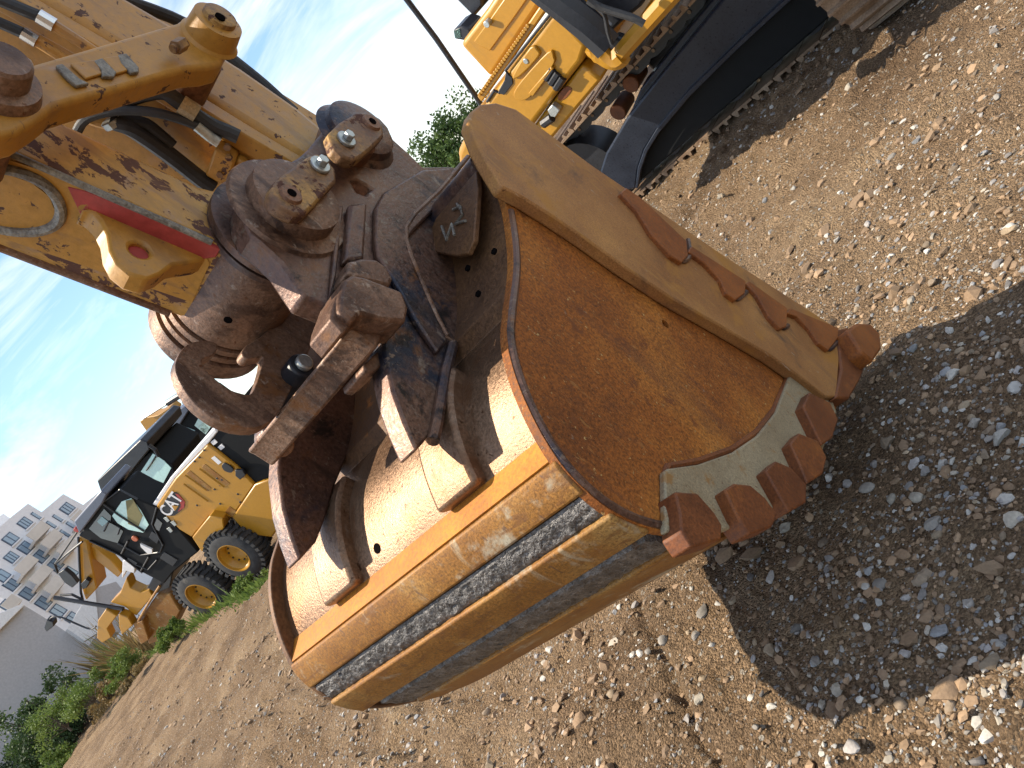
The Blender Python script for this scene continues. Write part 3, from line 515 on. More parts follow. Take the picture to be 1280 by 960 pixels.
# ------------------------------------------------------------------ quick coupler lock: cross bar and lifting hook
qc = thing('quick_coupler', B(.9, 0, .45), 'brown steel coupler with lifting hook and bolted cross bar between the hinge plates', 'coupler')
cb = tvs([(447, 396), (474, 406), (478, 424), (470, 436), (445, 418), (434, 412)], .17)
plate('cross_bar', cb, .17, .60, M['cast'], qc, .006, px=False)
cbx = tvs([(431, 418), (447, 396), (478, 410), (476, 430)], .17)
for p, w_ in (((419, 462), .30), ((352, 556), .55)):
    c_ = onplane(p, B(*cb[3], .2), np.cross(W, B(*cb[3], 0)-B(*cb[1], 0))/np.linalg.norm(np.cross(W, B(*cb[3], 0)-B(*cb[1], 0)))); nr = (C-c_)/np.linalg.norm(C-c_)
    MB().cyl(c_-nr*.01, c_+nr*.010, .026, n=20).cyl(c_+nr*.008, c_+nr*.020, .012, n=6).build('bar_bolt', M['pin'], qc, bevel=.002)
hook = [(325, 421), (309, 431), (303, 438), (303, 444), (310, 449), (322, 446), (329, 447), (325, 466), (318, 486), (312, 493), (300, 491), (286, 486), (270, 474), (258, 463), (252, 452), (257, 447), (266, 444), (272, 436), (271, 429), (262, 426), (248, 426), (235, 430), (225, 440), (219, 456), (223, 474), (238, 498), (254, 513), (270, 524), (294, 533), (319, 535), (336, 528), (350, 514), (362, 490), (376, 462), (392, 425), (398, 395), (384, 380), (372, 368), (362, 378), (345, 402)]
plate('lifting_hook', spline(tvs(hook, .44), 2, True), .44, .468, M['cast'], qc, .012, px=False, seg=3)
cc_ = tv((378, 456), .40); pin('lock_cylinder', cc_, .40, .52, .028, M['black'], qc)
pin('lock_cylinder_cap', cc_, .385, .40, .018, M['zinc'], qc)
plate('guide_foot', [(468, 442), (478, 436), (480, 455), (466, 466), (456, 463), (454, 456)], .22, .30, M['cast'], qc, .004)

# ------------------------------------------------------------------ digging arm: stick, links, pins, hoses
arm = thing('excavator', B(1.1, 0, .45)*np.array([1, 1, 0]), 'chipped yellow excavator arm with linkage and hoses holding the rusty bucket', 'excavator arm')
# stick: box beam rising from the pin boss
SN, SF = .28, .50
def st(v, back): return (1.205+.396*(v-1.758)-(0 if back else .145+.0*(v-1.758)))
rear = [np.array([st(v, True), v]) for v in (1.70, 2.0, 2.5, 4.2)]; front = [np.array([st(v, False)-.02*(v > 2.4)*(v-2.4), v]) for v in (4.2, 2.5, 2.0, 1.76)]
plate('stick', rear+front, SN, SF, M['chip'], arm, .012, px=False)
sd = (T*.396+V)/np.linalg.norm(T*.396+V); sn = np.cross(W, sd); sn = sn if sn @ T > 0 else -sn; sq = B(*rear[0], SN)
def onstick(p, lift=0.0): return onplane(p, sq+sn*lift, sn)
MB().tube([B(st(v, True)-.002, v, SN+.002) for v in (1.74, 1.9, 2.1, 2.4, 4.1)], .0065, 10).build('edge_weld', M['weldg'], arm)
MB().tube([B(st(v, True)-.002, v, SF-.002) for v in (1.74, 1.9, 2.1, 2.4, 4.1)], .009, 10).build('edge_weld', M['cast'], arm)
MB().prism([onstick(p, .004) for p in [(84, 234), (110, 240), (180, 268), (276, 312), (270, 322), (215, 330), (150, 312), (100, 268)]], sn*-.008).build('red_panel', M['red'], arm, bevel=.002)
ov = spline([onstick(p, .004) for p in [(-30, 208), (10, 212), (42, 222), (66, 240), (76, 262), (70, 280), (46, 289), (10, 288), (-30, 278)]], 5)
MB().tube(ov, .010, 8).build('oval_weld', M['weldg'], arm)
MB().prism([x+sn*.001 for x in [onstick(p, .0) for p in [(-30, 212), (10, 216), (40, 226), (62, 243), (70, 262), (65, 276), (44, 284), (10, 283), (-30, 273)]]], sn*.004).build('oval_pad', M['yellow'], arm)
MB().prism([onstick(p, .002) for p in [(-20, 190), (60, 216), (250, 303), (262, 330), (240, 378), (-20, 290)]], sn*-.006).build('underside_panel', M['yellow'], arm)
lug = [(101, 260), (114, 264), (126, 276), (134, 292), (137, 312), (146, 329), (163, 343), (184, 349), (202, 342), (216, 331), (250, 326), (266, 318), (250, 300), (190, 272), (140, 258)]
LW = .32; lh = tv((175, 312), LW)
plate('lifting_lug', tvs(lug, LW), LW, LW+.045, M['yellow'], arm, .006, holes=[circ(lh, .018, 18)], px=False)
pin('lug_bush', lh, LW+.012, LW+.045, .0185, M['red'], arm, 0)
# boss at the stick end and its two grease ports
P1 = tv((366, 252), EW0-.02); P2 = tv((450, 163), EW0-.02)
MB().lathe(B(P1[0], P1[1], 0), W, [(.27, .10), (.275, .118), (.505, .118), (.51, .10)], 48).build('stick_boss', M['cast'], arm)
for w_, rr_, r0 in ((.262, .012, .128), (.285, .010, .126), (.520, .010, .122), (.542, .010, .124)):
    MB().lathe(B(P1[0], P1[1], w_), W, [(-rr_, r0*.9), (-rr_*.7, r0), (rr_*.7, r0), (rr_, r0*.9)], 48).build('seal_ring', M['ear'] if w_ < .4 else M['cast'], arm)
def onboss(p):   # first hit of a photo ray with the boss cylinder
    v = ray(p); v = v/np.linalg.norm(v); c = B(P1[0], P1[1], 0); a_ = v-W*(v @ W); b_ = (C-c)-W*((C-c) @ W); A2 = a_ @ a_; B2 = 2*a_ @ b_; C2 = b_ @ b_-.118**2; D_ = B2*B2-4*A2*C2
    s_ = (-B2-math.sqrt(max(D_, 0)))/(2*A2); x_ = C+v*s_; m_ = (x_-c)-W*((x_-c) @ W); return x_, m_/np.linalg.norm(m_)
for p in [(327, 330), (285, 400)]:
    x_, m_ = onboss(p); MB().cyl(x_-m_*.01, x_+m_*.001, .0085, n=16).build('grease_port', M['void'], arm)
# transition from stick to boss
MB().prism([B(q_[0], q_[1], SN+.004) for q_ in [np.array([st(1.86, True)-.004, 1.86]), np.array([st(1.86, False)+.004, 1.86]), P1+np.array([-.08, .06]), P1+np.array([.0, .03]), P1+np.array([.098, .05])]], W*(SF-SN-.008)).build('stick_neck', M['yellow'], arm, bevel=.01)
# far stick pin boss
MB().lathe(B(P1[0], P1[1], .555), W, [(.0, .120), (.003, .128), (.045, .128), (.05, .12)], 48).build('far_pin_boss', M['cast'], arm)
# pins with retainers at the near hinge plate
MB().lathe(B(P1[0], P1[1], EW0), W, [(-.045, .075), (-.042, .088), (-.012, .090), (-.008, .118), (.0, .122)], 48).build('pin_collar', M['cast'], arm)
MB().lathe(B(P2[0], P2[1], EW0), W, [(-.035, .070), (-.03, .082), (-.012, .086), (.0, .10)], 40).build('pin_collar', M['ear'], arm)
r1 = [(337, 243), (339, 232), (350, 220), (385, 195), (397, 191), (410, 200), (420, 212), (421, 226), (404, 244), (394, 256), (381, 268), (368, 268), (352, 260), (342, 252)]
r2 = [(411, 166), (425, 152), (444, 141), (458, 140), (471, 147), (479, 158), (480, 170), (465, 185), (450, 197), (441, 200), (430, 196), (417, 184)]
for r_, hc, bc in ((r1, (363, 244), (399, 208)), (r2, (464, 154), (432, 176))):
    wa = EW0-.075; pl = plate('pin_retainer', r_, wa, wa+.03, M['ret'], arm, .006)
    h_ = tv(hc, wa); MB().lathe(B(h_[0], h_[1], wa), W, [(-.006, .012), (-.006, .020), (.002, .024)], 20).build('retainer_boss', M['pin'], pl)
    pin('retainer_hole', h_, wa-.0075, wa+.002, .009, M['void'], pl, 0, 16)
    b_ = tv(bc, wa); pin('bolt_washer', b_, wa-.008, wa, .021, M['zinc'], pl, .002, 24)
    MB().cyl(B(b_[0], b_[1], wa-.022), B(b_[0], b_[1], wa-.008), .0115, n=6).build('bolt_head', M['zinc'], pl, bevel=.0015)
    q1 = h_*.6+b_*.4; pin('pin', h_*.75+b_*.25, wa+.03, .56, .045, M['pin'], arm)
# power link running up from the upper pin: box beam with near face, ledge and hollow underside
PN, PF = .285, .56
lk = [np.array([.60, 1.70]), np.array([.70, 1.655]), np.array([.79, 1.69]), np.array([.815, 1.76]), np.array([.835, 1.86]), np.array([.885, 2.05]), np.array([1.02, 2.5]), np.array([1.30, 3.4]), np.array([1.06, 3.4]), np.array([.80, 2.5]), np.array([.665, 2.14]), np.array([.625, 2.0]), np.array([.600, 1.85])]
plate('power_link', [q_-np.array([.035*(i in (2, 3, 4, 5, 6, 7)), 0]) for i, q_ in enumerate(lk)], PN, PF, M['yellow'], arm, .03, px=False, seg=4)
pt_ = [np.array([.79, 1.74]), np.array([.825, 1.86]), np.array([.873, 2.05]), np.array([1.01, 2.5]), np.array([1.29, 3.4])]
plate('link_ledge', [q_+np.array([.012, 0]) for q_ in pt_]+[q_+np.array([-.03, 0]) for q_ in pt_[::-1]], PN+.004, PN+.05, M['yellow'], arm, .004, px=False)
plate('link_web', [q_+np.array([.002, 0]) for q_ in pt_]+[q_+np.array([-.05, 0]) for q_ in pt_[::-1]], PN+.05, PF+.05, M['yellow'], arm, .003, px=False)
ld = np.array([.137, .45]); ld = T*ld[0]+V*ld[1]; ln_ = np.cross(W, ld); ln_ /= np.linalg.norm(ln_); ln_ = ln_ if ln_ @ T > 0 else -ln_
def onlink(p, lift=0.0): return onplane(p, B(.835, 1.89, .4)+ln_*lift, ln_)
# far edge plate with a hose along it
plate('link_edge_plate', [(90, -60), (150, -20), (240, 42), (300, 84), (408, 151), (402, 158), (388, 170), (300, 110), (200, 40), (60, -45)], .62, .66, M['yellow'], arm, .004)
MB().tube(spline([B(*tv(p, .55), .55) for p in [(60, -38), (150, -2), (232, 30), (290, 74), (330, 106), (352, 126), (368, 140)]], 4), .017, 10).build('link_hose', M['hose'], arm)
# tipping link: dog-leg arm nearest the camera
TW = .15
tl = [(-90, 118), (-40, 96), (0, 88), (40, 79), (100, 62), (170, 42), (222, 27), (240, 14), (262, 10), (282, 20), (289, 42), (286, 66), (278, 80), (262, 84), (235, 86), (200, 96), (150, 111), (100, 124), (70, 133), (48, 150), (22, 166), (-5, 172), (-60, 178)]
plate('tipping_link', tvs(tl, TW), TW, TW+.055, M['yellow'], arm, .010, px=False, seg=3)
LP = tv((262, 48), TW)
MB().lathe(B(LP[0], LP[1], TW), W, [(-.048, .036), (-.045, .048), (-.006, .052), (.0, .058)], 36).build('link_boss', M['yellow'], arm)
MB().lathe(B(LP[0], LP[1], TW), W, [(-.060, .026), (-.058, .032), (-.04, .034)], 32).build('link_pin', M['ret'], arm)
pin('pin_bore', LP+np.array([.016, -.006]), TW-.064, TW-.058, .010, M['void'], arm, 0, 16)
x_ = tv((229, 54), TW-.03); MB().cyl(B(x_[0], x_[1], TW-.03), B(x_[0]+.03, x_[1]-.002, TW-.03), .013, n=6).cyl(B(x_[0]+.03, x_[1]-.002, TW-.03), B(x_[0]+.038, x_[1]-.002, TW-.03), .008, n=12).build('pin_lock_bolt', M['ret'], arm)
pin('cross_pin', LP, TW+.05, .30, .045, M['pin'], arm)
LQ = tv((-6, 108), TW); MB().lathe(B(LQ[0], LQ[1], TW), W, [(-.055, .035), (-.05, .040), (-.02, .042), (-.018, .058), (.0, .062)], 36).build('link_boss', M['cast'], arm)
pin('cross_pin', LQ, TW+.05, .32, .045, M['pin'], arm)
x_ = tv((22, 92), TW-.015); MB().cyl(B(x_[0], x_[1], TW-.02), B(x_[0], x_[1], TW-.001), .012, n=6).build('lock_bolt', M['zinc'], arm)
# sensor bracket left on the tipping link
for ps in [[(70, 81), (78, 79), (100, 98), (112, 104), (96, 107), (84, 97)], [(118, 75), (128, 72), (146, 90), (143, 96), (128, 95), (127, 86)], [(148, 68), (158, 66), (174, 84), (174, 90), (164, 91), (152, 78)]]:
    plate('sensor_bracket', ps, TW-.008, TW-.0005, M['weldg'], arm, .002)
plate('sensor_bracket_plate', [(88, 79), (120, 74), (128, 92), (108, 98)], TW-.006, TW-.0005, M['yellow'], arm, .002)
plate('sensor_bracket_plate', [(128, 72), (150, 69), (165, 86), (146, 92)], TW-.006, TW-.0005, M['yellow'], arm, .002)
# hoses and valve block on the link underside
def hose(ps, r, lift, nm='hydraulic_hose', mat='hose'): return MB().tube(spline([onlink(p, lift) for p in ps], 5), r, 10).build(nm, M[mat], arm)
hose([(108, 126), (118, 131), (136, 133), (160, 124), (182, 117), (204, 115), (222, 126), (240, 141), (262, 155), (283, 164), (298, 171)], .016, .045)
hose([(96, 165), (104, 152), (118, 144), (150, 138), (190, 140), (222, 148), (248, 158)], .010, .060)
hose([(140, 151), (160, 158), (182, 172), (212, 194), (240, 216), (266, 236)], .019, .040)
hose([(152, 150), (180, 154), (200, 168), (216, 182)], .013, .03)
hose([(226, 130), (246, 143)], .020, .046, 'hose_sleeve', 'beige'); hose([(246, 157), (262, 170), (274, 178)], .012, .06, 'hose_fitting', 'zinc'); hose([(138, 149), (144, 156)], .023, .04, 'hose_fitting', 'zinc')
hose([(82, 130), (110, 148), (138, 156)], .012, .02, 'steel_pipe', 'yellow'); hose([(86, 132), (108, 146)], .014, .022, 'hose_fitting', 'zinc')
vb = [onlink(p, .0) for p in [(262, 206), (275, 172), (300, 188), (290, 222)]]; MB().prism(vb, ln_*.045).build('valve_block', M['yellow'], arm, bevel=.006)
vb = [onlink(p, .0) for p in [(290, 214), (300, 190), (313, 198), (302, 228)]]; MB().prism(vb, ln_*.03).build('valve_block', M['yellow'], arm, bevel=.006)
for p in [(286, 197), (275, 218), (284, 184)]:
    x_ = onlink(p, .046); MB().cyl(x_-ln_*.004, x_+ln_*.004, .008, n=6).build('valve_bolt', M['ret'], arm)
for a_, b2, c2, r_ in [((-20, -8), (48, 20), (68, 32), .012), ((-20, 20), (28, 41), (46, 52), .011)]:
    hose([a_, ((a_[0]+b2[0])/2, (a_[1]+b2[1])/2), b2], r_, .05); hose([b2, c2], r_*1.15, .05, 'hose_fitting', 'chrome'); hose([c2, (c2[0]+34, c2[1]+22), (c2[0]+60, c2[1]+40)], r_*.9, .045, 'steel_pipe', 'yellow')
MB().prism([onlink(p, .03) for p in [(8, 76), (12, 60), (40, 74), (44, 82), (10, 84)]], ln_*.02).build('cover_clip', M['white'], arm, bevel=.004)
plate('tank_plate', [(-60, -60), (60, -60), (160, 0), (240, 60), (330, 150), (320, 190), (200, 120), (120, 92), (-60, 40)], .66, .70, M['yellow'], arm, .004)
# ------------------------------------------------------------------ other machines: each has its own upright frame (T along, V up, W away from the camera)
def use(O, t, w):
    global P0, T, V, W
    P0 = np.asarray(O, float); T = np.array([t[0], t[1], 0.0]); T /= np.linalg.norm(T); W = np.array([w[0], w[1], 0.0]); W -= T*(W @ T); W /= np.linalg.norm(W); V = np.array([0, 0, 1.0])
def bar(name, ps, w, r, mat, parent, k=0): 
    q_ = [B(*tv(p, w), w) for p in ps]; return MB().tube(spline(q_, k) if k else q_, r, 8).build(name, mat, parent)
def rcyl(name, p, w0, w1, r, mat, parent, n=20): c_ = tv(p, w0); return MB().cyl(B(c_[0], c_[1], w0), B(c_[0], c_[1], w1), r, n=n).build(name, mat, parent, bevel=min(.01, r*.2))

# ---- second excavator, upper right
RDn = RD/np.linalg.norm(RD); RNn = RN/np.linalg.norm(RN)
use([0, 0, 0], RDn, RNn)
ex = thing('tracked_excavator', [*(RDn*-4.0+RNn*6.6), 0], 'yellow tracked excavator with black undercarriage parked behind the bucket', 'excavator')
BN = 4.15
plate('upper_box', [(575, 57), (579, 50), (608, 12), (655, -60), (720, -60), (700, -30), (672, 12), (613, 98)], BN, BN+1.9, M['ypaint'], ex, .03, seg=3)
plate('box_panel', [(592, 52), (611, 26), (650, -30), (672, -20), (640, 26), (612, 64)], BN-.012, BN, M['ypaint'], ex, .006)
pl_ = plate('deck_edge', [(596, 121), (660, 29), (700, -30), (708, -24), (668, 34), (602, 128)], BN-.10, BN+.05, M['ypaint'], ex, .01)
for i in range(26):
    f_ = i/25; p = (599+f_*60, 119-f_*86); rcyl('deck_stud', p, BN-.115, BN-.10, .013, M['ypaint'], pl_, 8)
door = plate('engine_door', [(600, 140), (609, 126), (650, 70), (690, 16), (701, 22), (716, 36), (735, 56), (727, 79), (700, 113), (674, 147), (640, 190), (600, 235), (574, 215), (572, 192), (583, 165)], BN-.14, BN+.6, M['ypaint'], ex, .035, seg=4)
plate('front_corner', [(692, 14), (735, 55), (727, 80), (750, 72), (765, 40), (730, -5), (705, -8)], BN-.05, BN+1.2, M['ypaint'], ex, .06, seg=4)
for a_, b_ in [((691, 84), (683, 98)), ((698, 90), (689, 104)), ((704, 96), (695, 110))]: bar('vent_slot', [a_, b_], BN-.139, .028, M['black'], door)
plate('handle_recess', [(632, 92), (640, 97), (641, 105), (630, 119), (624, 117), (629, 107)], BN-.148, BN-.13, M['black'], door, .003)
plate('door_boss', spline(tvs([(640, 96), (662, 60), (672, 63), (673, 72), (650, 96)], BN-.16), 4, True), BN-.16, BN-.13, M['ypaint'], door, .02, px=False, seg=3)
plate('door_boss', spline(tvs([(645, 110), (684, 66), (692, 72), (690, 84), (662, 122), (645, 124)], BN-.16), 4, True), BN-.16, BN-.13, M['ypaint'], door, .02, px=False, seg=3)
plate('door_fold', tvs([(660, 117), (688, 84), (692, 86), (666, 121)], BN-.165), BN-.165, BN-.13, M['ypaint'], door, .006, px=False)
bar('door_gap', [(609, 127), (618, 113), (624, 116), (633, 100), (635, 92), (632, 88), (690, 15)], BN-.139, .010, M['black'], door)
rcyl('door_lock', (657, 77), BN-.165, BN-.15, .018, M['zinc'], door)
base = plate('base_frame', [(727, 81), (752, 100), (712, 147), (676, 190), (640, 235), (620, 225), (676, 146)], BN-.10, BN+2.2, M['ypaint'], ex, .02)
plate('base_bracket', [(684, 138), (690, 131), (700, 138), (694, 147), (688, 146)], BN-.15, BN-.10, M['zinc'], base, .006)
plate('base_cutout', spline(tvs([(703, 112), (709, 108), (715, 112), (708, 122), (700, 126), (697, 121)], BN-.104), 3, True), BN-.104, BN-.09, M['block'], base, .002, px=False)
bar('drain_hose', [(679, 155), (690, 147)], BN-.13, .03, M['black'], base)
bar('swing_frame', [(765, 78), (800, 38), (834, 0), (870, -40)], BN-.3, .05, M['ypaint'], ex)
bar('swing_frame', [(742, 56), (750, 66), (768, 74), (778, 68)], BN-.3, .06, M['ypaint'], ex, 4)
bar('hydraulic_cylinder', [(660, -30), (700, 2), (735, 32), (760, 58)], BN-.4, .085, M['black'], ex)
plate('hydraulic_block', [(752, 52), (775, 30), (800, 10), (830, -30), (780, -60), (720, -50), (740, 10), (760, 30)], BN-.25, BN+.8, M['black'], ex, .03)
plate('hydraulic_block', [(757, 60), (768, 45), (785, 52), (775, 70)], BN-.32, BN-.25, M['black'], ex, .02)
bar('control_hose', [(748, 5), (756, 20), (760, 40), (765, 55)], BN-.5, .012, M['rubber'], ex, 4); bar('control_hose', [(735, 0), (752, 10), (790, 22), (805, 30)], BN-.5, .02, M['rubber'], ex, 4)
plate('cab_post', [(560, -10), (592, 22), (604, 8), (600, -30), (570, -40)], BN+.3, BN+.6, M['black'], ex, .02)
wl = plate('work_lamp', [(566, 38), (575, 33), (586, 36), (590, 44), (580, 51), (568, 49)], BN+.1, BN+.28, M['black'], ex, .012); plate('lamp_glass', [(567, 39), (574, 36), (576, 47), (569, 48)], BN+.095, BN+.1, M['glass'], wl, 0)
rcyl('lifting_eye', (608, 31), BN-.05, BN, .022, M['zinc'], ex)
bar('antenna', [(490, -25), (545, 48), (602, 131)], BN+.6, .022, M['black'], ex)
plate('counterweight', [(600, 130), (583, 165), (570, 192), (575, 205), (600, 200), (640, 160)], BN+.1, BN+2.4, M['ypaint'], ex, .05, seg=4)
# undercarriage: track frame, chain, rollers and shoes
TN = 5.39
plate('track_frame', [(1060, -70), (984, 0), (920, 59), (860, 118), (822, 163), (806, 188), (798, 212), (795, 236), (778, 240), (757, 230), (750, 214), (757, 192), (783, 148), (830, 88), (880, 27), (960, -70)], TN, TN+.22, M['blue'], ex, .02, seg=3)
plate('frame_slope', [(766, 178), (786, 146), (800, 112), (860, 36), (910, -24), (960, -70), (975, -60), (884, 30), (834, 92), (787, 152)], TN+.10, TN+.30, M['blue'], ex, .015)
plate('frame_rim', [(1060, -66), (986, 3), (922, 62), (862, 121), (824, 166), (809, 190), (801, 213), (797, 236), (794, 235), (797, 210), (805, 187), (820, 162), (858, 116), (918, 57), (982, -2), (1056, -71)], TN-.05, TN, M['blue'], ex, .006)
for p in [(788, 106), (772, 141), (737, 197)]: rcyl('carrier_roller', p, TN+.26, TN+.50, .075, M['block'], ex)
cz = .80; s_l = tv((728, 190), TN+.4)[0]; s_r = s_l+4.2; rad = .40; path = []
for f_ in np.linspace(0, 1, 400):      # closed loop of the track in (along, height)
    Lh = s_r-s_l; per = 2*Lh+2*math.pi*rad; d_ = f_*per
    if d_ < Lh: path.append((s_l+d_, .06+2*rad))
    elif d_ < Lh+math.pi*rad: a_ = (d_-Lh)/rad; path.append((s_r+rad*math.sin(a_), .06+rad+rad*math.cos(a_)))
    elif d_ < 2*Lh+math.pi*rad: path.append((s_r-(d_-Lh-math.pi*rad), .06))
    else: a_ = (d_-2*Lh-math.pi*rad)/rad; path.append((s_l-rad*math.sin(a_), .06+rad-rad*math.cos(a_)))
path = np.array(path); NS = 50
def shoes(n0, n1, parent, mat, cnt=NS):
    for i in range(cnt):
        a_ = path[int(i*400/cnt)]; b_ = path[(int(i*400/cnt)+5) % 400]; d_ = b_-a_; d_ /= np.linalg.norm(d_); o_ = np.array([-d_[1], d_[0]]); L_ = (2*4.2+2*math.pi*.4)/cnt
        mb = MB(); g = lambda s_, h_: B(*(a_+d_*s_+o_*h_), n0)
        mb.prism([g(0, 0), g(L_*.94, 0), g(L_*.94, .02), g(L_*.85, .055), g(L_*.75, .055), g(L_*.7, .02), g(L_*.45, .02), g(L_*.4, .05), g(L_*.3, .05), g(L_*.25, .02), g(0, .02)], W*(n1-n0)).build('track_shoe', mat, parent)
shoes(TN+.06, TN+.66, ex, M['steelb']); shoes(TN+2.3, TN+2.9, ex, M['steelb'])
for i in range(50):
    a_ = path[i*8]; b_ = path[(i*8+4) % 400]; d_ = (b_-a_)/np.linalg.norm(b_-a_); o_ = np.array([-d_[1], d_[0]])
    lk_ = MB().prism([B(*(a_+d_*s_-o_*h_), TN+.30) for s_, h_ in ((-.02, .01), (.20, .01), (.20, .08), (.15, .10), (.03, .10), (-.02, .08))], W*.05).build('chain_link', M['black'], ex)
    c_ = a_+d_*.05-o_*.05; MB().cyl(B(c_[0], c_[1], TN+.292), B(c_[0], c_[1], TN+.30), .016, n=8).build('chain_pin', M['steelb'], lk_)
for i in range(9): rcyl_ = MB().cyl(B(s_l+.55+i*.38, .22, TN+.12), B(s_l+.55+i*.38, .22, TN+.56), .13, n=20).build('track_roller', M['black'], ex)
MB().cyl(B(s_l, .46, TN+.2), B(s_l, .46, TN+.5), .36, n=32).build('idler', M['black'], ex); MB().cyl(B(s_r, .46, TN+.2), B(s_r, .46, TN+.5), .36, n=32).build('sprocket', M['black'], ex)
MB().box(B(s_l+.2, .12, TN+.09), T*3.9, V*.30, W*.03).build('shade_plate', M['cabblack'], ex, bevel=.02)  # added black plate, stands in for the shade below the track frame
MB().box(B(s_l+1.0, .45, TN+.6), T*2.2, V*.5, W*1.9).build('undercarriage_body', M['black'], ex, bevel=.05)
MB().cyl(B(s_l+2.1, .9, TN+1.5), B(s_l+2.1, 1.25, TN+1.5), .6, n=40).build('slew_ring', M['black'], ex)
# ---- end of a dusty track at the upper right corner
cn = onz((1085, 67)); s0 = float(cn[:2] @ RDn); n0 = float(cn[:2] @ RNn)
tk = thing('steel_track', [*(RDn*s0+RNn*n0), 0], 'dusty brown ribbed steel track end at the upper right corner', 'track')
for i in range(15):
    a_ = math.pi*(i/14); 
    for (zc, nc, ang) in [(.42-.40*math.cos(a_), n0+.42-.42*math.sin(a_), a_)]:
        o_ = np.array([-math.sin(a_), -math.cos(a_)]); d_ = np.array([-math.cos(a_), math.sin(a_)])     # outward / along in (n, z)
        g = lambda s_, h_: RNn_(nc+d_[0]*s_+o_[0]*h_, zc+d_[1]*s_+o_[1]*h_)
        RNn_ = lambda n_, z_: P0+T*s0+W*n_+V*z_
        MB().prism([g(-.045, -.02), g(.045, -.02), g(.045, .0), g(.02, .004), g(.012, .035), g(-.004, .035), g(-.012, .004), g(-.045, .0)], T*.62).build('track_shoe', M['steelb'], tk)
MB().cyl(P0+T*(s0+.16)+W*(n0+.42)+V*.42, P0+T*(s0+.46)+W*(n0+.42)+V*.42, .36, n=32).build('track_wheel', M['block'], tk)

# ---- road graders, left
GK = 1.40; c1 = onz((251, 746), .65); c2 = onz((292, 698), .65); c1 = C+(c1-C)*GK; c2 = C+(c2-C)*GK
gf = (c1-c2)[:2]; gf /= np.linalg.norm(gf); gin = np.array([-gf[1], gf[0]]); gin = gin if gin[1] > 0 else -gin; WR = .66
use([c1[0], c1[1], 0], gf, gin)
wz = c1[2]; GZ = wz-WR
gr = thing('road_grader', [c1[0], c1[1], GZ], 'nearest yellow road grader with black cab and two big tyred wheels in view', 'grader')
def tyre_mesh():
    mb = MB().lathe((0, 0, 0), (0, 1, 0), [(0, .33), (.0, .38), (.015, .50), (.05, .585), (.10, .615), (.32, .615), (.37, .585), (.405, .50), (.42, .38), (.42, .33)], 40, caps=False)
    for i in range(30):
        for s_ in (0, 1):
            a_ = 2*math.pi*(i+.5*s_)/30; r_ = np.array([math.cos(a_), 0, math.sin(a_)]); t_ = np.array([-math.sin(a_), 0, math.cos(a_)])
            y0, y1 = (.02, .235) if s_ == 0 else (.185, .40)
            mb.box(r_*.57+t_*(-.035)+np.array([0, y0, 0]), t_*.07, np.array([0, y1-y0, 0])+t_*.05*(1-2*s_), r_*.085)
    return mb
def rim_mesh():
    return MB().lathe((0, 0, 0), (0, 1, 0), [(.20, .05), (.18, .16), (.19, .24), (.07, .29), (.05, .32), (-.005, .335), (-.005, .350), (.03, .355), (.06, .34), (.2, .33), (.3, .3)], 40)
_ty = tyre_mesh(); _rm = rim_mesh()
def wheel(parent, cpos, fr):
    Tt, Ww = fr; conv = lambda v: [np.asarray(cpos)+Tt*x[0]+Ww*x[1]+np.array([0, 0, 1.0])*x[2] for x in v]
    w_ = mesh('wheel', conv(_rm.v), _rm.f, M['ypaint'], parent, 40)
    mesh('tyre', conv(_ty.v), _ty.f, M['tyre'], w_, 40)
    for i in range(10):
        a_ = 2*math.pi*i/10; p_ = conv([np.array([math.cos(a_)*.205, .165, math.sin(a_)*.205]), np.array([math.cos(a_)*.205, .19, math.sin(a_)*.205])]); MB().cyl(p_[0], p_[1], .02, n=6).build('wheel_nut', M['black'], w_)
fr = (T.copy(), W.copy()); d12 = np.linalg.norm((c1-c2)[:2])
for k_ in (0, -d12):
    for off_ in (0.0, 1.75): wheel(gr, c1+T*k_+W*off_, fr)
MB().box(c1+T*(-d12-.3)+W*.45-V*.22, T*(d12+.6), W*.2, V*.45).box(c1+T*(-d12-.3)+W*1.5-V*.22, T*(d12+.6), W*.2, V*.45).build('tandem_case', M['ypaint'], gr, bevel=.05)
hd = plate('engine_hood', [(195, 633), (219, 598), (259, 556), (272, 565), (296, 584), (318, 606), (290, 647), (262, 645), (240, 672), (224, 662)], .30, 1.2, M['ypaint'], gr, .03)
plate('hood_top', [(186, 637), (213, 597), (252, 552), (268, 536), (272, 540), (259, 556), (219, 598), (196, 633)], .33, 1.15, M['white'], gr, .02)
plate('rear_panel', [(262, 553), (270, 540), (300, 500), (350, 540), (336, 604), (318, 606), (296, 584), (272, 565)], .36, 1.7, M['cabblack'], gr, .02)
plate('rear_cover', [(318, 606), (345, 596), (360, 640), (340, 672), (308, 668), (290, 647)], .28, 1.7, M['ypaint'], gr, .03)
plate('step_box', [(262, 645), (240, 672), (252, 690), (266, 680), (280, 660), (278, 648)], .12, .8, M['ypaint'], gr, .02)
for q_ in [(267, 553), (276, 559)]: plate('marker_plate', [(q_[0]-4, q_[1]), (q_[0]+1, q_[1]-4), (q_[0]+5, q_[1]), (q_[0], q_[1]+4)], .345, .36, M['white'], gr, .003)
plate('grab_handle', spline(tvs([(277, 583), (281, 579), (291, 586), (289, 591), (281, 589)], .25), 3, True), .25, .28, M['black'], hd, .005, px=False)
plate('mirror_bracket', [(294, 588), (303, 588), (307, 594), (300, 600), (294, 595)], .24, .30, M['black'], hd, .01)
for a_, b_ in [((231, 594), (258, 613)), ((229, 605), (260, 627)), ((249, 586), (280, 609))]: bar('hood_crease', [a_, b_], .30, .022, M['ypaint'], hd)
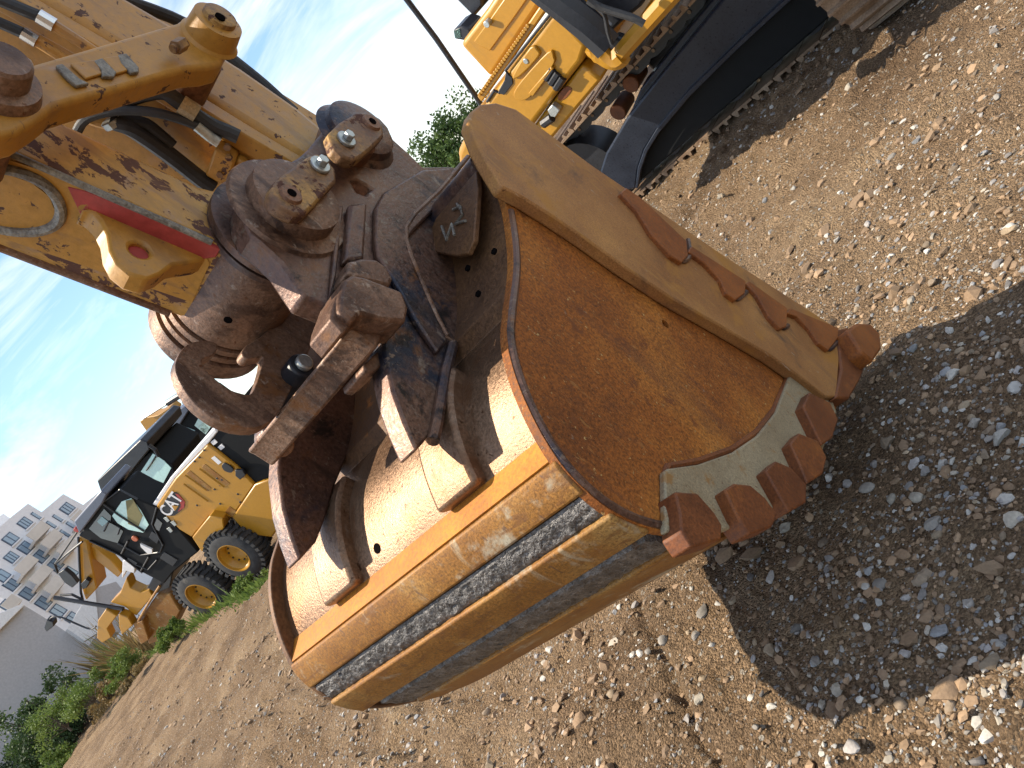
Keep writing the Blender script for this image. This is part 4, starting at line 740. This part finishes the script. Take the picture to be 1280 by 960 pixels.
for q_ in [((233, 592), (262, 612), 3), ((252, 584), (285, 606), 2)]: plate('vent_panel', [(q_[0][0], q_[0][1]), (q_[0][0]+4, q_[0][1]-4), (q_[1][0]+2, q_[1][1]-2), (q_[1][0]-2, q_[1][1]+2)], .294, .30, M['wearbar'], hd, .003)
for p in [(255, 563), (249, 572), (243, 577), (271, 598), (277, 600), (275, 607), (268, 612), (275, 630), (246, 632), (297, 618), (300, 628)]: rcyl('panel_bolt', p, .29, .30, .025, M['black'], hd, 8)
plate('decal', [(281, 640), (287, 633), (298, 641), (292, 648)], .294, .30, M['wearbar'], hd, .001)
plate('decal', [(248, 572), (255, 566)] and [(264, 573), (268, 570), (277, 578), (273, 581)], .294, .30, M['white'], hd, .001)
# maker's emblem on the hood side
em = plate('emblem', spline(tvs([(201, 637), (212, 618), (221, 616), (229, 625), (231, 633), (224, 640), (216, 645), (205, 643)], .292), 4, True), .292, .30, M['black'], hd, .002, px=False)
plate('emblem_red', [(219, 617), (223, 618), (231, 627), (230, 635), (222, 640), (226, 632), (224, 625)], .288, .292, M['red'], em, .001)
fc = bpy.data.curves.new('lettering', 'FONT'); fc.body = 'CAT'; fc.size = 1.0; fc.extrude = .004; fc.offset = .012; fc.align_x = 'CENTER'; fc.align_y = 'CENTER'
fo = bpy.data.objects.new('lettering', fc); COL.objects.link(fo); bpy.context.view_layer.update(); lm = bpy.data.meshes.new_from_object(fo.evaluated_get(bpy.context.evaluated_depsgraph_get())); bpy.data.objects.remove(fo)
e0 = tv((214, 631), .286); xs = np.array([v.co[:] for v in lm.vertices]); wid = xs[:, 0].max()-xs[:, 0].min(); hgt = xs[:, 1].max()-xs[:, 1].min()
EWd = np.linalg.norm(tv((203, 644), .286)-tv((226, 618), .286))*.86; EHt = np.linalg.norm(tv((207, 623), .286)-tv((221, 634), .286))*.95
mesh('lettering', [B(e0[0]-x[0]/wid*EWd, e0[1]+x[1]/hgt*EHt, .284-x[2]) for x in xs], [tuple(p.vertices) for p in lm.polygons], M['white'], em, 0)
q_ = np.array([e0[0], e0[1]]); MB().prism([B(q_[0]-EWd*.13, q_[1]-EHt*.48, .278), B(q_[0]+EWd*.13, q_[1]-EHt*.48, .278), B(q_[0], q_[1]-EHt*.05, .278)], W*.004).build('emblem_triangle', M['ypaint'], em, 0)
# cab
def cab(parent, side, w0, w1, roof, panes, mats):
    b_ = plate('cab_body', side, w0, w1, M['cabblack'], parent, .03, holes=[])
    plate('cab_roof', roof, w0-.12, w1+.12, mats[0], parent, .03)
    for k_, pn in enumerate(panes): plate('window_pane', pn[0], w0-.015, w0-.004, M[pn[1]], b_, .003)
    return b_
M['pane'] = plain('sky reflecting cab glass', (.42, .66, .62), .05, .0, 1.0); M['panedark'] = plain('dark cab glass', (.05, .058, .06), .08, 0, .8); M['roofgrey'] = plain('blue grey cab roof', (.085, .10, .14), .35); M['skin'] = plain('faded orange beacon', (.45, .12, .05), .5); M['tealnote'] = plain('pale teal sticker', (.28, .43, .44), .5); M['olive'] = plain('olive seat cloth', (.20, .18, .08), .8)
cb_ = cab(gr, [(98, 670), (126, 630), (150, 612), (172, 624), (196, 634), (224, 662), (248, 690), (235, 700), (216, 716), (205, 730), (178, 716), (150, 694), (110, 676)], .30, .95, [(92, 652), (120, 620), (126, 613), (134, 618), (128, 630), (99, 668)],
    [([(140, 645), (152, 627), (164, 623), (176, 638), (186, 656), (179, 666), (160, 662), (147, 654)], 'pane'), ([(111, 661), (130, 636), (139, 645), (138, 652), (154, 664), (147, 679), (126, 673)], 'panedark')], [M['roofgrey']])
plate('seat_view', [(157, 626), (166, 624), (178, 645), (172, 660), (160, 655)], .275, .285, M['olive'], cb_, .003)
plate('sticker', [(121, 652), (127, 646), (135, 652), (128, 658)], .272, .284, M['tealnote'], cb_, .001)
rcyl('beacon', (168, 674), .26, .3, .07, M['skin'], cb_); rcyl('beacon', (95, 663), .2, .3, .06, M['red'], cb_)
bar('door_bar', [(128, 629), (150, 645), (180, 664)], .27, .022, M['black'], cb_); bar('door_frame', [(130, 664), (136, 652), (150, 660), (147, 668)], .275, .018, M['black'], cb_)
bar('wiper', [(170, 706), (185, 712), (196, 700)], .27, .015, M['black'], cb_); plate('side_mirror_glass', [(175, 680), (190, 687), (190, 692), (184, 692), (176, 684)], .2, .24, M['white'], cb_, .004)
for ps_ in [[(112, 676), (150, 694), (178, 716)], [(147, 679), (175, 694), (200, 690), (204, 680)], [(152, 692), (160, 676)], [(176, 714), (186, 696)], [(196, 634), (190, 655), (203, 680)], [(126, 630), (150, 612), (172, 624)]]: bar('cab_rail', ps_, .28, .02, M['black'], cb_)
for ps_ in [[(190, 664), (200, 672), (196, 680), (186, 672)], [(205, 690), (222, 700), (216, 708), (200, 698)], [(160, 697), (172, 704), (168, 709), (157, 701)]]: plate('cab_cover', ps_, .285, .30, M['black'], cb_, .004)
plate('window_pane', [(196, 648), (203, 654), (199, 664), (191, 660)], .286, .297, M['panedark'], cb_, .003)
for p in [(208, 651), (217, 656), (212, 664)]: plate('step_light', [(p[0]-4, p[1]-3), (p[0], p[1]-5), (p[0]+4, p[1]), (p[0]+1, p[1]+2)], .28, .30, M['zinc'], cb_, .002)
# front of the grader: goose neck, drawbar, blade, mirrors and lamps
plate('front_frame', [(98, 672), (109, 678), (121, 736), (107, 751), (100, 730)], .7, 1.1, M['ypaint'], gr, .03)
plate('front_frame', [(102, 676), (120, 685), (138, 700), (152, 716), (147, 722), (126, 705), (108, 692)], .8, 1.0, M['ypaint'], gr, .02)
plate('drawbar', [(138, 753), (150, 741), (158, 722), (163, 735), (176, 741), (186, 738), (191, 745), (170, 770), (155, 758)], .55, .8, M['ypaint'], gr, .02)
bar('blade_lift', [(200, 732), (187, 752), (173, 776)], .45, .03, M['wearbar'], gr)
plate('blade', [(172, 778), (196, 744), (213, 742), (226, 764), (210, 798), (186, 806)], .6, 1.3, M['wearbar'], gr, .04)
plate('blade_arm', [(122, 776), (132, 762), (146, 770), (134, 786), (139, 797), (128, 804), (121, 798)], .4, .6, M['ypaint'], gr, .02); plate('blade_arm', [(148, 768), (160, 772), (166, 782), (152, 794), (149, 784)], .4, .6, M['ypaint'], gr, .02)
plate('blade_bracket', [(166, 780), (178, 776), (186, 800), (176, 806)], .42, .7, M['wearbar'], gr, .02)
bar('front_axle', [(68, 747), (110, 754), (154, 761)], .5, .05, M['black'], gr); bar('front_axle', [(76, 744), (90, 743), (104, 750)], .6, .03, M['black'], gr)
bar('mirror_arm', [(97, 664), (82, 686), (68, 706)], .3, .022, M['black'], gr); bar('mirror_arm', [(103, 677), (84, 692), (68, 706)], .3, .022, M['black'], gr); bar('mirror_arm', [(68, 704), (72, 716)], .3, .03, M['black'], gr)
plate('mirror', [(72, 717), (80, 712), (90, 720), (97, 729), (90, 735), (80, 728)], .22, .32, M['black'], gr, .012)
bar('lamp_arm', [(120, 783), (112, 786), (96, 780), (78, 772), (66, 771), (61, 777)], .4, .022, M['black'], gr, 4); plate('lamp', [(58, 775), (66, 778), (67, 783), (58, 790), (55, 785)], .35, .5, M['black'], gr, .012)
bar('hydraulic_hose', [(98, 672), (99, 700), (101, 740), (104, 752)], .66, .028, M['blue'], gr); plate('fuse_box', [(101, 730), (107, 724), (112, 727), (108, 735), (103, 737)], .6, .7, M['black'], gr, .01)
plate('white_tank', [(153, 701), (159, 700), (169, 705), (168, 717), (158, 714), (152, 724)], .6, .75, M['white'], gr, .02)
plate('cross_member', [(196, 712), (216, 716), (212, 735), (196, 742), (184, 735)], .5, 1.4, M['black'], gr, .02)
# two more cabs of machines parked behind
g2 = thing('road_grader', [*(c1[:2]+gin*4.2+gf*.6), GZ], 'dark cab and hood of a second grader parked behind the first', 'grader')
w2 = 4.0
cab(g2, [(126, 617), (148, 609), (172, 578), (186, 566), (215, 580), (219, 592), (206, 620), (215, 660), (232, 700), (190, 706), (160, 640)], w2, w2+1.4, [(121, 601), (175, 550), (184, 552), (187, 562), (172, 580), (148, 611), (127, 618)], [([(175, 591), (191, 567), (205, 576), (214, 585), (203, 606), (188, 600)], 'pane'), ([(163, 600), (170, 594), (186, 610), (180, 616)], 'olive')], [M['black']])
for k_ in (1.0, -.5): wheel(g2, np.array([*(c1[:2]+gin*4.2+gf*(.6+k_)), wz]), fr)
bar('cab_wire', [(183, 588), (190, 578), (196, 568)], w2-.05, .02, M['black'], g2); bar('lamp_arm', [(186, 556), (194, 562), (198, 570)], w2-.1, .05, M['black'], g2)
MB().box(np.array([*(c1[:2]+gin*4.2-gf*2.6), GZ+1.0]), np.append(gf, 0)*2.6, np.append(gin, 0)*1.3, V*1.2).build('engine_hood', M['ypaint'], g2, bevel=.05)
g3 = thing('road_grader', [*(c1[:2]+gin*7.4-gf*1.6), GZ], 'third grader with teal cab windows, mostly hidden by the lifting hook', 'grader')
w3 = 7.2
cab(g3, [(207, 559), (229, 515), (247, 508), (285, 535), (300, 600), (260, 640), (232, 600), (222, 574)], w3, w3+1.4, [(201, 544), (222, 512), (231, 508), (236, 513), (211, 553)], [([(251, 517), (268, 527), (257, 543), (243, 532)], 'pane'), ([(227, 541), (233, 534), (244, 538), (238, 549)], 'tealnote'), ([(247, 534), (254, 528), (262, 536), (256, 542)], 'olive')], [M['roofgrey']])
for k_ in (1.0, -.5): wheel(g3, np.array([*(c1[:2]+gin*7.4+gf*(-1.6+k_)), wz]), fr)
rcyl('beacon', (206, 552), w3-.2, w3-.1, .06, M['red'], g3); plate('mirror', [(187, 551), (191, 549), (199, 556), (198, 562), (192, 558)], w3-.3, w3-.2, M['black'], g3, .02); bar('mirror_arm', [(196, 560), (208, 566), (222, 574)], w3-.2, .07, M['black'], g3)
am = thing('loader_boom', [*(c1[:2]+gin*11-gf*2.2), GZ], 'folded yellow boom with black cylinder rising behind the third grader', 'boom')
w4 = 10.5
plate('boom', [(174, 527), (180, 522), (197, 519), (212, 509), (219, 514), (207, 540), (202, 556), (230, 640), (215, 650), (196, 560), (186, 544)], w4, w4+.5, M['ypaint'], am, .04)
bar('cylinder_rod', [(179, 523), (196, 512), (211, 503)], w4-.1, .05, M['chrome'], am); bar('cylinder', [(209, 504), (220, 497), (232, 490)], w4-.1, .11, M['black'], am)
plate('boom_bracket', [(224, 494), (238, 506), (262, 530), (250, 540), (230, 512)], w4-.2, w4+.3, M['black'], am, .03)

# ------------------------------------------------------------------ apartment block and house, far left
bd = ray((767, 45))[:2]; bd /= np.linalg.norm(bd); bn = np.array([-bd[1], bd[0]]); b0 = C+ray((60, 660))*70
bn = bn if bn @ b0[:2] > 0 else -bn
use([b0[0], b0[1], 0], bd, bn)
ab = thing('apartment_building', [b0[0], b0[1], -1], 'pale grey apartment block with stepped roof, balconies and blue framed windows', 'building')
M['render'] = material('pale render', [(.3, (.68, .69, .71)), (.6, (.76, .77, .79))], scale=.2, fine=3, finea=.05, rough=(.8, .9), bump=0)
M['render2'] = material('cream balcony render', [(.3, (.52, .49, .44)), (.6, (.6, .57, .52))], scale=.2, fine=3, finea=.05, rough=(.8, .9), bump=0)
M['wframe'] = plain('dark blue window frame', (.05, .08, .13), .4); M['wpane'] = plain('window glass', (.22, .31, .40), .08, 0, 1.0)
foot = tv((160, 820), 0)[1]
fac = [tv(p, 0) for p in [(-60, 712), (13, 647), (35, 629.5), (52, 640), (79, 617.5), (104, 631), (135, 606)]]
wall = plate('wall', [np.array([fac[0][0], -2.0])]+fac+[np.array([fac[-1][0]+3, fac[-1][1]]), np.array([fac[-1][0]+3, -2.0])], 0, 12, M['render'], ab, 0, px=False)
plate('rear_wing', [(-60, 690), (4, 642), (16, 650), (-40, 700)], 6, 16, M['render'], ab, 0)
def win(p, su=(5.3, -4.7), sv=(6.9, 3.75), nm='window', panes=2, mat='wpane', k=1.0):
    su = np.array(su)*k; sv = np.array(sv)*k; p = np.array(p, float); q_ = tvs([p-su-sv, p+su-sv, p+su+sv, p-su+sv], 0); lo = np.min(q_, 0)*.5+np.array([min(q_[0][0], q_[3][0]), min(q_[2][1], q_[3][1])])*.5; hi = np.max(q_, 0)*.5+np.array([max(q_[1][0], q_[2][0]), max(q_[0][1], q_[1][1])])*.5
    def bx(a_, b_, w0, w1, nm_, m_, par): return MB().box(B(a_[0], a_[1], w0), T*(b_[0]-a_[0]), V*(b_[1]-a_[1]), W*(w1-w0)).build(nm_, m_, par, 0)
    f_ = bx(lo, hi, -.06, .02, nm, M['wframe'], ab); e = (hi-lo)*.09; w_ = (hi[0]-lo[0]-e[0])/panes
    for i in range(panes): bx(np.array([lo[0]+e[0]+i*w_, lo[1]+e[1]]), np.array([lo[0]+i*w_+w_, hi[1]-e[1]]), -.085, -.06, 'pane', M[mat], f_)
    bx(np.array([lo[0]-.1, lo[1]-.12]), np.array([hi[0]+.1, lo[1]]), -.16, .0, 'sill', M['render'], f_)
for p in [(13, 674), (32, 685), (50.6, 696), (69, 707), (2.5, 720), (14, 731), (34, 742.5), (54, 754), (72.5, 764), (87, 717), (92, 774)]: win(p)
for p in [(31, 654), (84, 636), (50, 665), (67, 675), (14, 697), (32.5, 708), (51, 719), (8, 757)]: win(p, k=.9, panes=3)
for p in [(45, 645), (64, 656), (81, 667), (72, 648), (89, 657)]: win(p, su=(1.2, -1.1), sv=(6.2, 3.4), panes=1)
for a_, b_ in [((32, 670), (52, 652)), ((50, 680), (68, 662)), ((70, 690), (88, 672)), ((16, 712), (37, 694)), ((35, 725), (55, 706)), ((54, 737), (70, 720)), ((0, 757), (16, 744)), ((88, 650), (100, 638))]:
    q_ = tvs([a_, b_], -1.2); z_ = (q_[0][1]+q_[1][1])/2; x0, x1 = sorted((q_[0][0], q_[1][0]))
    bl = MB().box(B(x0, z_-.9, -1.3), T*(x1-x0), V*.22, W*1.3).build('balcony', M['render2'], ab, 0)
    MB().box(B(x0, z_-.7, -1.3), T*(x1-x0), V*.75, W*.08).build('balustrade', M['render2'], bl, 0)
# small white house in front of it
hb = C+ray((40, 800))*30; use([hb[0], hb[1], 0], ray((640, 300))[:2]*np.array([.2, 0])+np.array([.62, .78]), [.78, -.62])
if W @ np.array([hb[0], hb[1], 0]) < 0: W = -W
hs = thing('house', [hb[0], hb[1], -.5], 'low white house with grey end wall behind the bushes', 'house')
M['wallw'] = plain('white wall', (.75, .74, .72), .8); M['wallg'] = plain('grey house wall', (.42, .40, .39), .85)
plate('end_wall', [(-60, 835), (0, 786), (29, 756), (62, 776), (95, 798), (120, 812), (160, 860), (60, 960), (-60, 960)], 0, .3, M['wallg'], hs, 0)
plate('roof', [(-60, 790), (0, 766), (29, 754), (30, 757), (0, 787), (-60, 836)], -.25, 6.0, M['wallw'], hs, .02)
plate('annex_wall', [(84, 786), (103, 755), (119, 735), (124, 790), (106, 801)], -.4, -.1, M['wallw'], hs, 0)
plate('annex_side', [(119, 735), (145, 727), (160, 745), (150, 790), (124, 790)], -.3, 2.0, M['wallg'], hs, 0)

# ------------------------------------------------------------------ plants
def leafmat(name, c, c2):
    m = bpy.data.materials.new(name); m.use_nodes = True; t = m.node_tree; bs = t.nodes['Principled BSDF']
    at = nd(t, 'ShaderNodeAttribute', attribute_name='tone'); mi = nd(t, 'ShaderNodeMix', data_type='RGBA'); mi.inputs['A'].default_value = (*c, 1); mi.inputs['B'].default_value = (*c2, 1); t.links.new(at.outputs['Fac'], mi.inputs['Factor']); t.links.new(mi.outputs['Result'], bs.inputs['Base Color'])
    bs.inputs['Roughness'].default_value = .6; bs.inputs['Specular IOR Level'].default_value = .3
    tr = nd(t, 'ShaderNodeBsdfTranslucent'); t.links.new(mi.outputs['Result'], tr.inputs['Color']); ms = nd(t, 'ShaderNodeMixShader'); ms.inputs[0].default_value = .3; o_ = t.nodes['Material Output']
    t.links.new(bs.outputs[0], ms.inputs[1]); t.links.new(tr.outputs[0], ms.inputs[2]); t.links.new(ms.outputs[0], o_.inputs['Surface']); return m
M['leaf'] = leafmat('green leaves', (.03, .065, .018), (.10, .16, .04)); M['leafd'] = leafmat('dark leaves', (.028, .055, .018), (.08, .13, .04)); M['dry'] = leafmat('dry grass', (.16, .10, .04), (.32, .24, .10)); M['grass'] = leafmat('green grass', (.07, .12, .02), (.20, .27, .06)); M['bark'] = material('bark', [(.3, (.06, .045, .03)), (.6, (.11, .085, .06))], scale=12, bump=.5)
def quads(name, P_, D_, N_, L_, wd_, tone, mat, parent):
    S_ = np.cross(D_, N_); S_ /= np.linalg.norm(S_, axis=1)[:, None]+1e-9; a_ = P_-S_*(wd_*.15)[:, None]; b_ = P_+D_*(L_*.5)[:, None]+S_*(wd_*.5)[:, None]; c_ = P_+D_*L_[:, None]; d_ = P_+D_*(L_*.5)[:, None]-S_*(wd_*.5)[:, None]
    n_ = len(P_); vs = np.stack([a_, b_, c_, d_], 1).reshape(-1, 3)
    if parent is not None: vs = vs-ORG[parent.name]
    me = bpy.data.meshes.new(name); me.vertices.add(4*n_); me.vertices.foreach_set('co', vs.ravel()); me.loops.add(4*n_); me.loops.foreach_set('vertex_index', np.arange(4*n_)); me.polygons.add(n_); me.polygons.foreach_set('loop_start', np.arange(n_)*4); me.polygons.foreach_set('loop_total', np.full(n_, 4)); me.update(calc_edges=True)
    at = me.attributes.new('tone', 'FLOAT', 'POINT'); at.data.foreach_set('value', np.repeat(tone, 4)); me.materials.append(mat); return put(name, me, parent)
def unit(n_): v = rng.normal(size=(n_, 3)); return v/np.linalg.norm(v, axis=1)[:, None]
def shrub(name, base, h, rx, nl, leaf, mat, label, cat, trunk=.3, group=None, clumps=26):
    base = np.array(base, float); o = thing(name, base, label, cat, group); mb = MB(); cs = []
    for i in range(clumps):
        d = unit(1)[0]; d[2] = abs(d[2])*.9; rr_ = rng.uniform(.45, 1.0); c_ = base+np.array([d[0]*rx*rr_, d[1]*rx*rr_, h*(trunk+(1-trunk)*(.12+.80*d[2]*rr_))]); cs.append((c_, rng.uniform(.16, .34)*rx, rng.uniform(0, 1)))
        mid = base+(c_-base)*.5+rng.normal(0, .06*rx, 3); mid[2] = base[2]+(c_[2]-base[2])*.6; mb.tube([base+np.array([0, 0, h*trunk*.5*rng.random()]), mid, c_], [h*.012, h*.007, h*.003], 5)
    mb.tube([base-np.array([0, 0, .1]), base+np.array([.02*h, 0, h*trunk]), base+np.array([0, .03*h, h*.7])], [h*.03, h*.024, h*.01], 8)
    mb.build('trunk', M['bark'], o)
    per = nl//clumps; P_ = []; tn = []
    for c_, r_, t_ in cs:
        q_ = unit(per)*(rng.random(per)**.45)[:, None]*r_*np.array([1, 1, .8]); P_.append(c_+q_); tn.append(np.clip(t_*.7+.3*rng.random(per), 0, 1))
    P_ = np.concatenate(P_); n_ = len(P_); D_ = unit(n_); N_ = unit(n_)
    quads('crown', P_, D_, N_, leaf*rng.uniform(.7, 1.4, n_), leaf*.6*rng.uniform(.7, 1.3, n_), np.concatenate(tn), mat, o); return o
def place(p, k): q_ = C+ray(p)*k; return q_
q_ = place((556, 170), 34); shrub('tree', (q_[0], q_[1], -.5), q_[2]+.5+1.5, 2.6, 9000, .17, M['leaf'], 'leafy green tree behind the bucket beside the antenna', 'tree', .25, clumps=60)
q_ = place((34, 880), 26); shrub('bush', (q_[0], q_[1], -.45), 3.7, 1.6, 9000, .11, M['leafd'], 'dark green bush at the lower left edge', 'bush', .1, clumps=50)
q_ = place((-30, 905), 27); shrub('bush', (q_[0], q_[1], -.45), 2.6, 1.5, 6000, .11, M['leafd'], 'dark bush cut by the left picture edge below the house', 'bush', .1, clumps=36)
q_ = place((40, 945), 24); shrub('bush', (q_[0], q_[1], -.3), 1.0, .8, 3500, .09, M['grass'], 'bright green weeds below the dark bush at the lower left', 'bush', .1, clumps=24)
q_ = place((92, 842), 24); shrub('bush', (q_[0], q_[1], -.45), 1.5, .9, 4000, .08, M['dry'], 'dry brown brush on the bank crest left of the grader', 'bush', .1, clumps=30)
q_ = place((125, 812), 22); shrub('bush', (q_[0], q_[1], -.45), 1.1, .8, 4000, .08, M['dry'], 'straw coloured brush below the grader blade', 'bush', .1, clumps=30)
for p_, k_, h_, lab in [((66, 900), 23, 1.3, 'bright green leafy weeds between dark bush and boulder'), ((105, 868), 22, 1.0, 'leafy green weeds below the dry brush'), ((150, 836), 20, .8, 'low green weeds on the crest right of the dry brush'), ((215, 792), 17, .5, 'small green weeds below the front grader wheel'), ((312, 738), 14.5, .6, 'bright green tuft against the bucket rim by the rear wheel')]:
    q_ = place(p_, k_); shrub('weeds', (q_[0], q_[1], q_[2]-h_*.4), h_, h_*.8, 3500, .06, M['grass'], lab, 'weeds', .1, 'weeds on the bank crest', 24)
def grass(name, px_line, n_, h, spread, mat, label):
    pts_ = np.array([onz(p)[:2] for p in px_line]); f_ = rng.random(n_)*(len(pts_)-1); i_ = np.minimum(f_.astype(int), len(pts_)-2); u_ = (f_-i_)[:, None]; xy = pts_[i_]*(1-u_)+pts_[i_+1]*u_; rdir = xy/np.linalg.norm(xy, axis=1)[:, None]
    cl = rng.normal(0, 1, n_); xy = xy+rdir*(np.abs(cl)*spread)[:, None]+rng.normal(0, .12, (n_, 2)); z_ = gh(xy[:, 0], xy[:, 1]); D_ = np.stack([rng.normal(0, .32, n_), rng.normal(0, .32, n_), np.ones(n_)], 1); D_ /= np.linalg.norm(D_, axis=1)[:, None]
    hh = h*np.exp(rng.normal(0, .35, n_))*np.clip(.5+1.6*fbm(xy[:, 0], xy[:, 1], .9, 2, .5, 33), .25, 1.6)
    o = quads(name, np.concatenate([xy, z_[:, None]], 1), D_, unit(n_), hh, np.full(n_, .022)*(1+h*1.5), rng.random(n_), mat, None); tag(o, label, 'grass', kind='stuff')
grass('grass', [(330, 728), (312, 742), (296, 752)], 900, .2, .35, M['grass'], 'bright green grass tuft beside the grader wheels')
grass('grass', [(290, 752), (240, 786), (205, 808), (170, 832)], 1600, .18, .4, M['grass'], 'grass along the bank crest below the grader')
grass('grass', [(178, 826), (150, 846), (118, 872), (95, 892), (60, 925)], 7000, .7, 1.6, M['grass'], 'tall green weeds on the bank crest at the left')
grass('grass', [(185, 818), (160, 836), (130, 858)], 6000, .9, 2.0, M['dry'], 'dry straw grass on the bank by the grader')
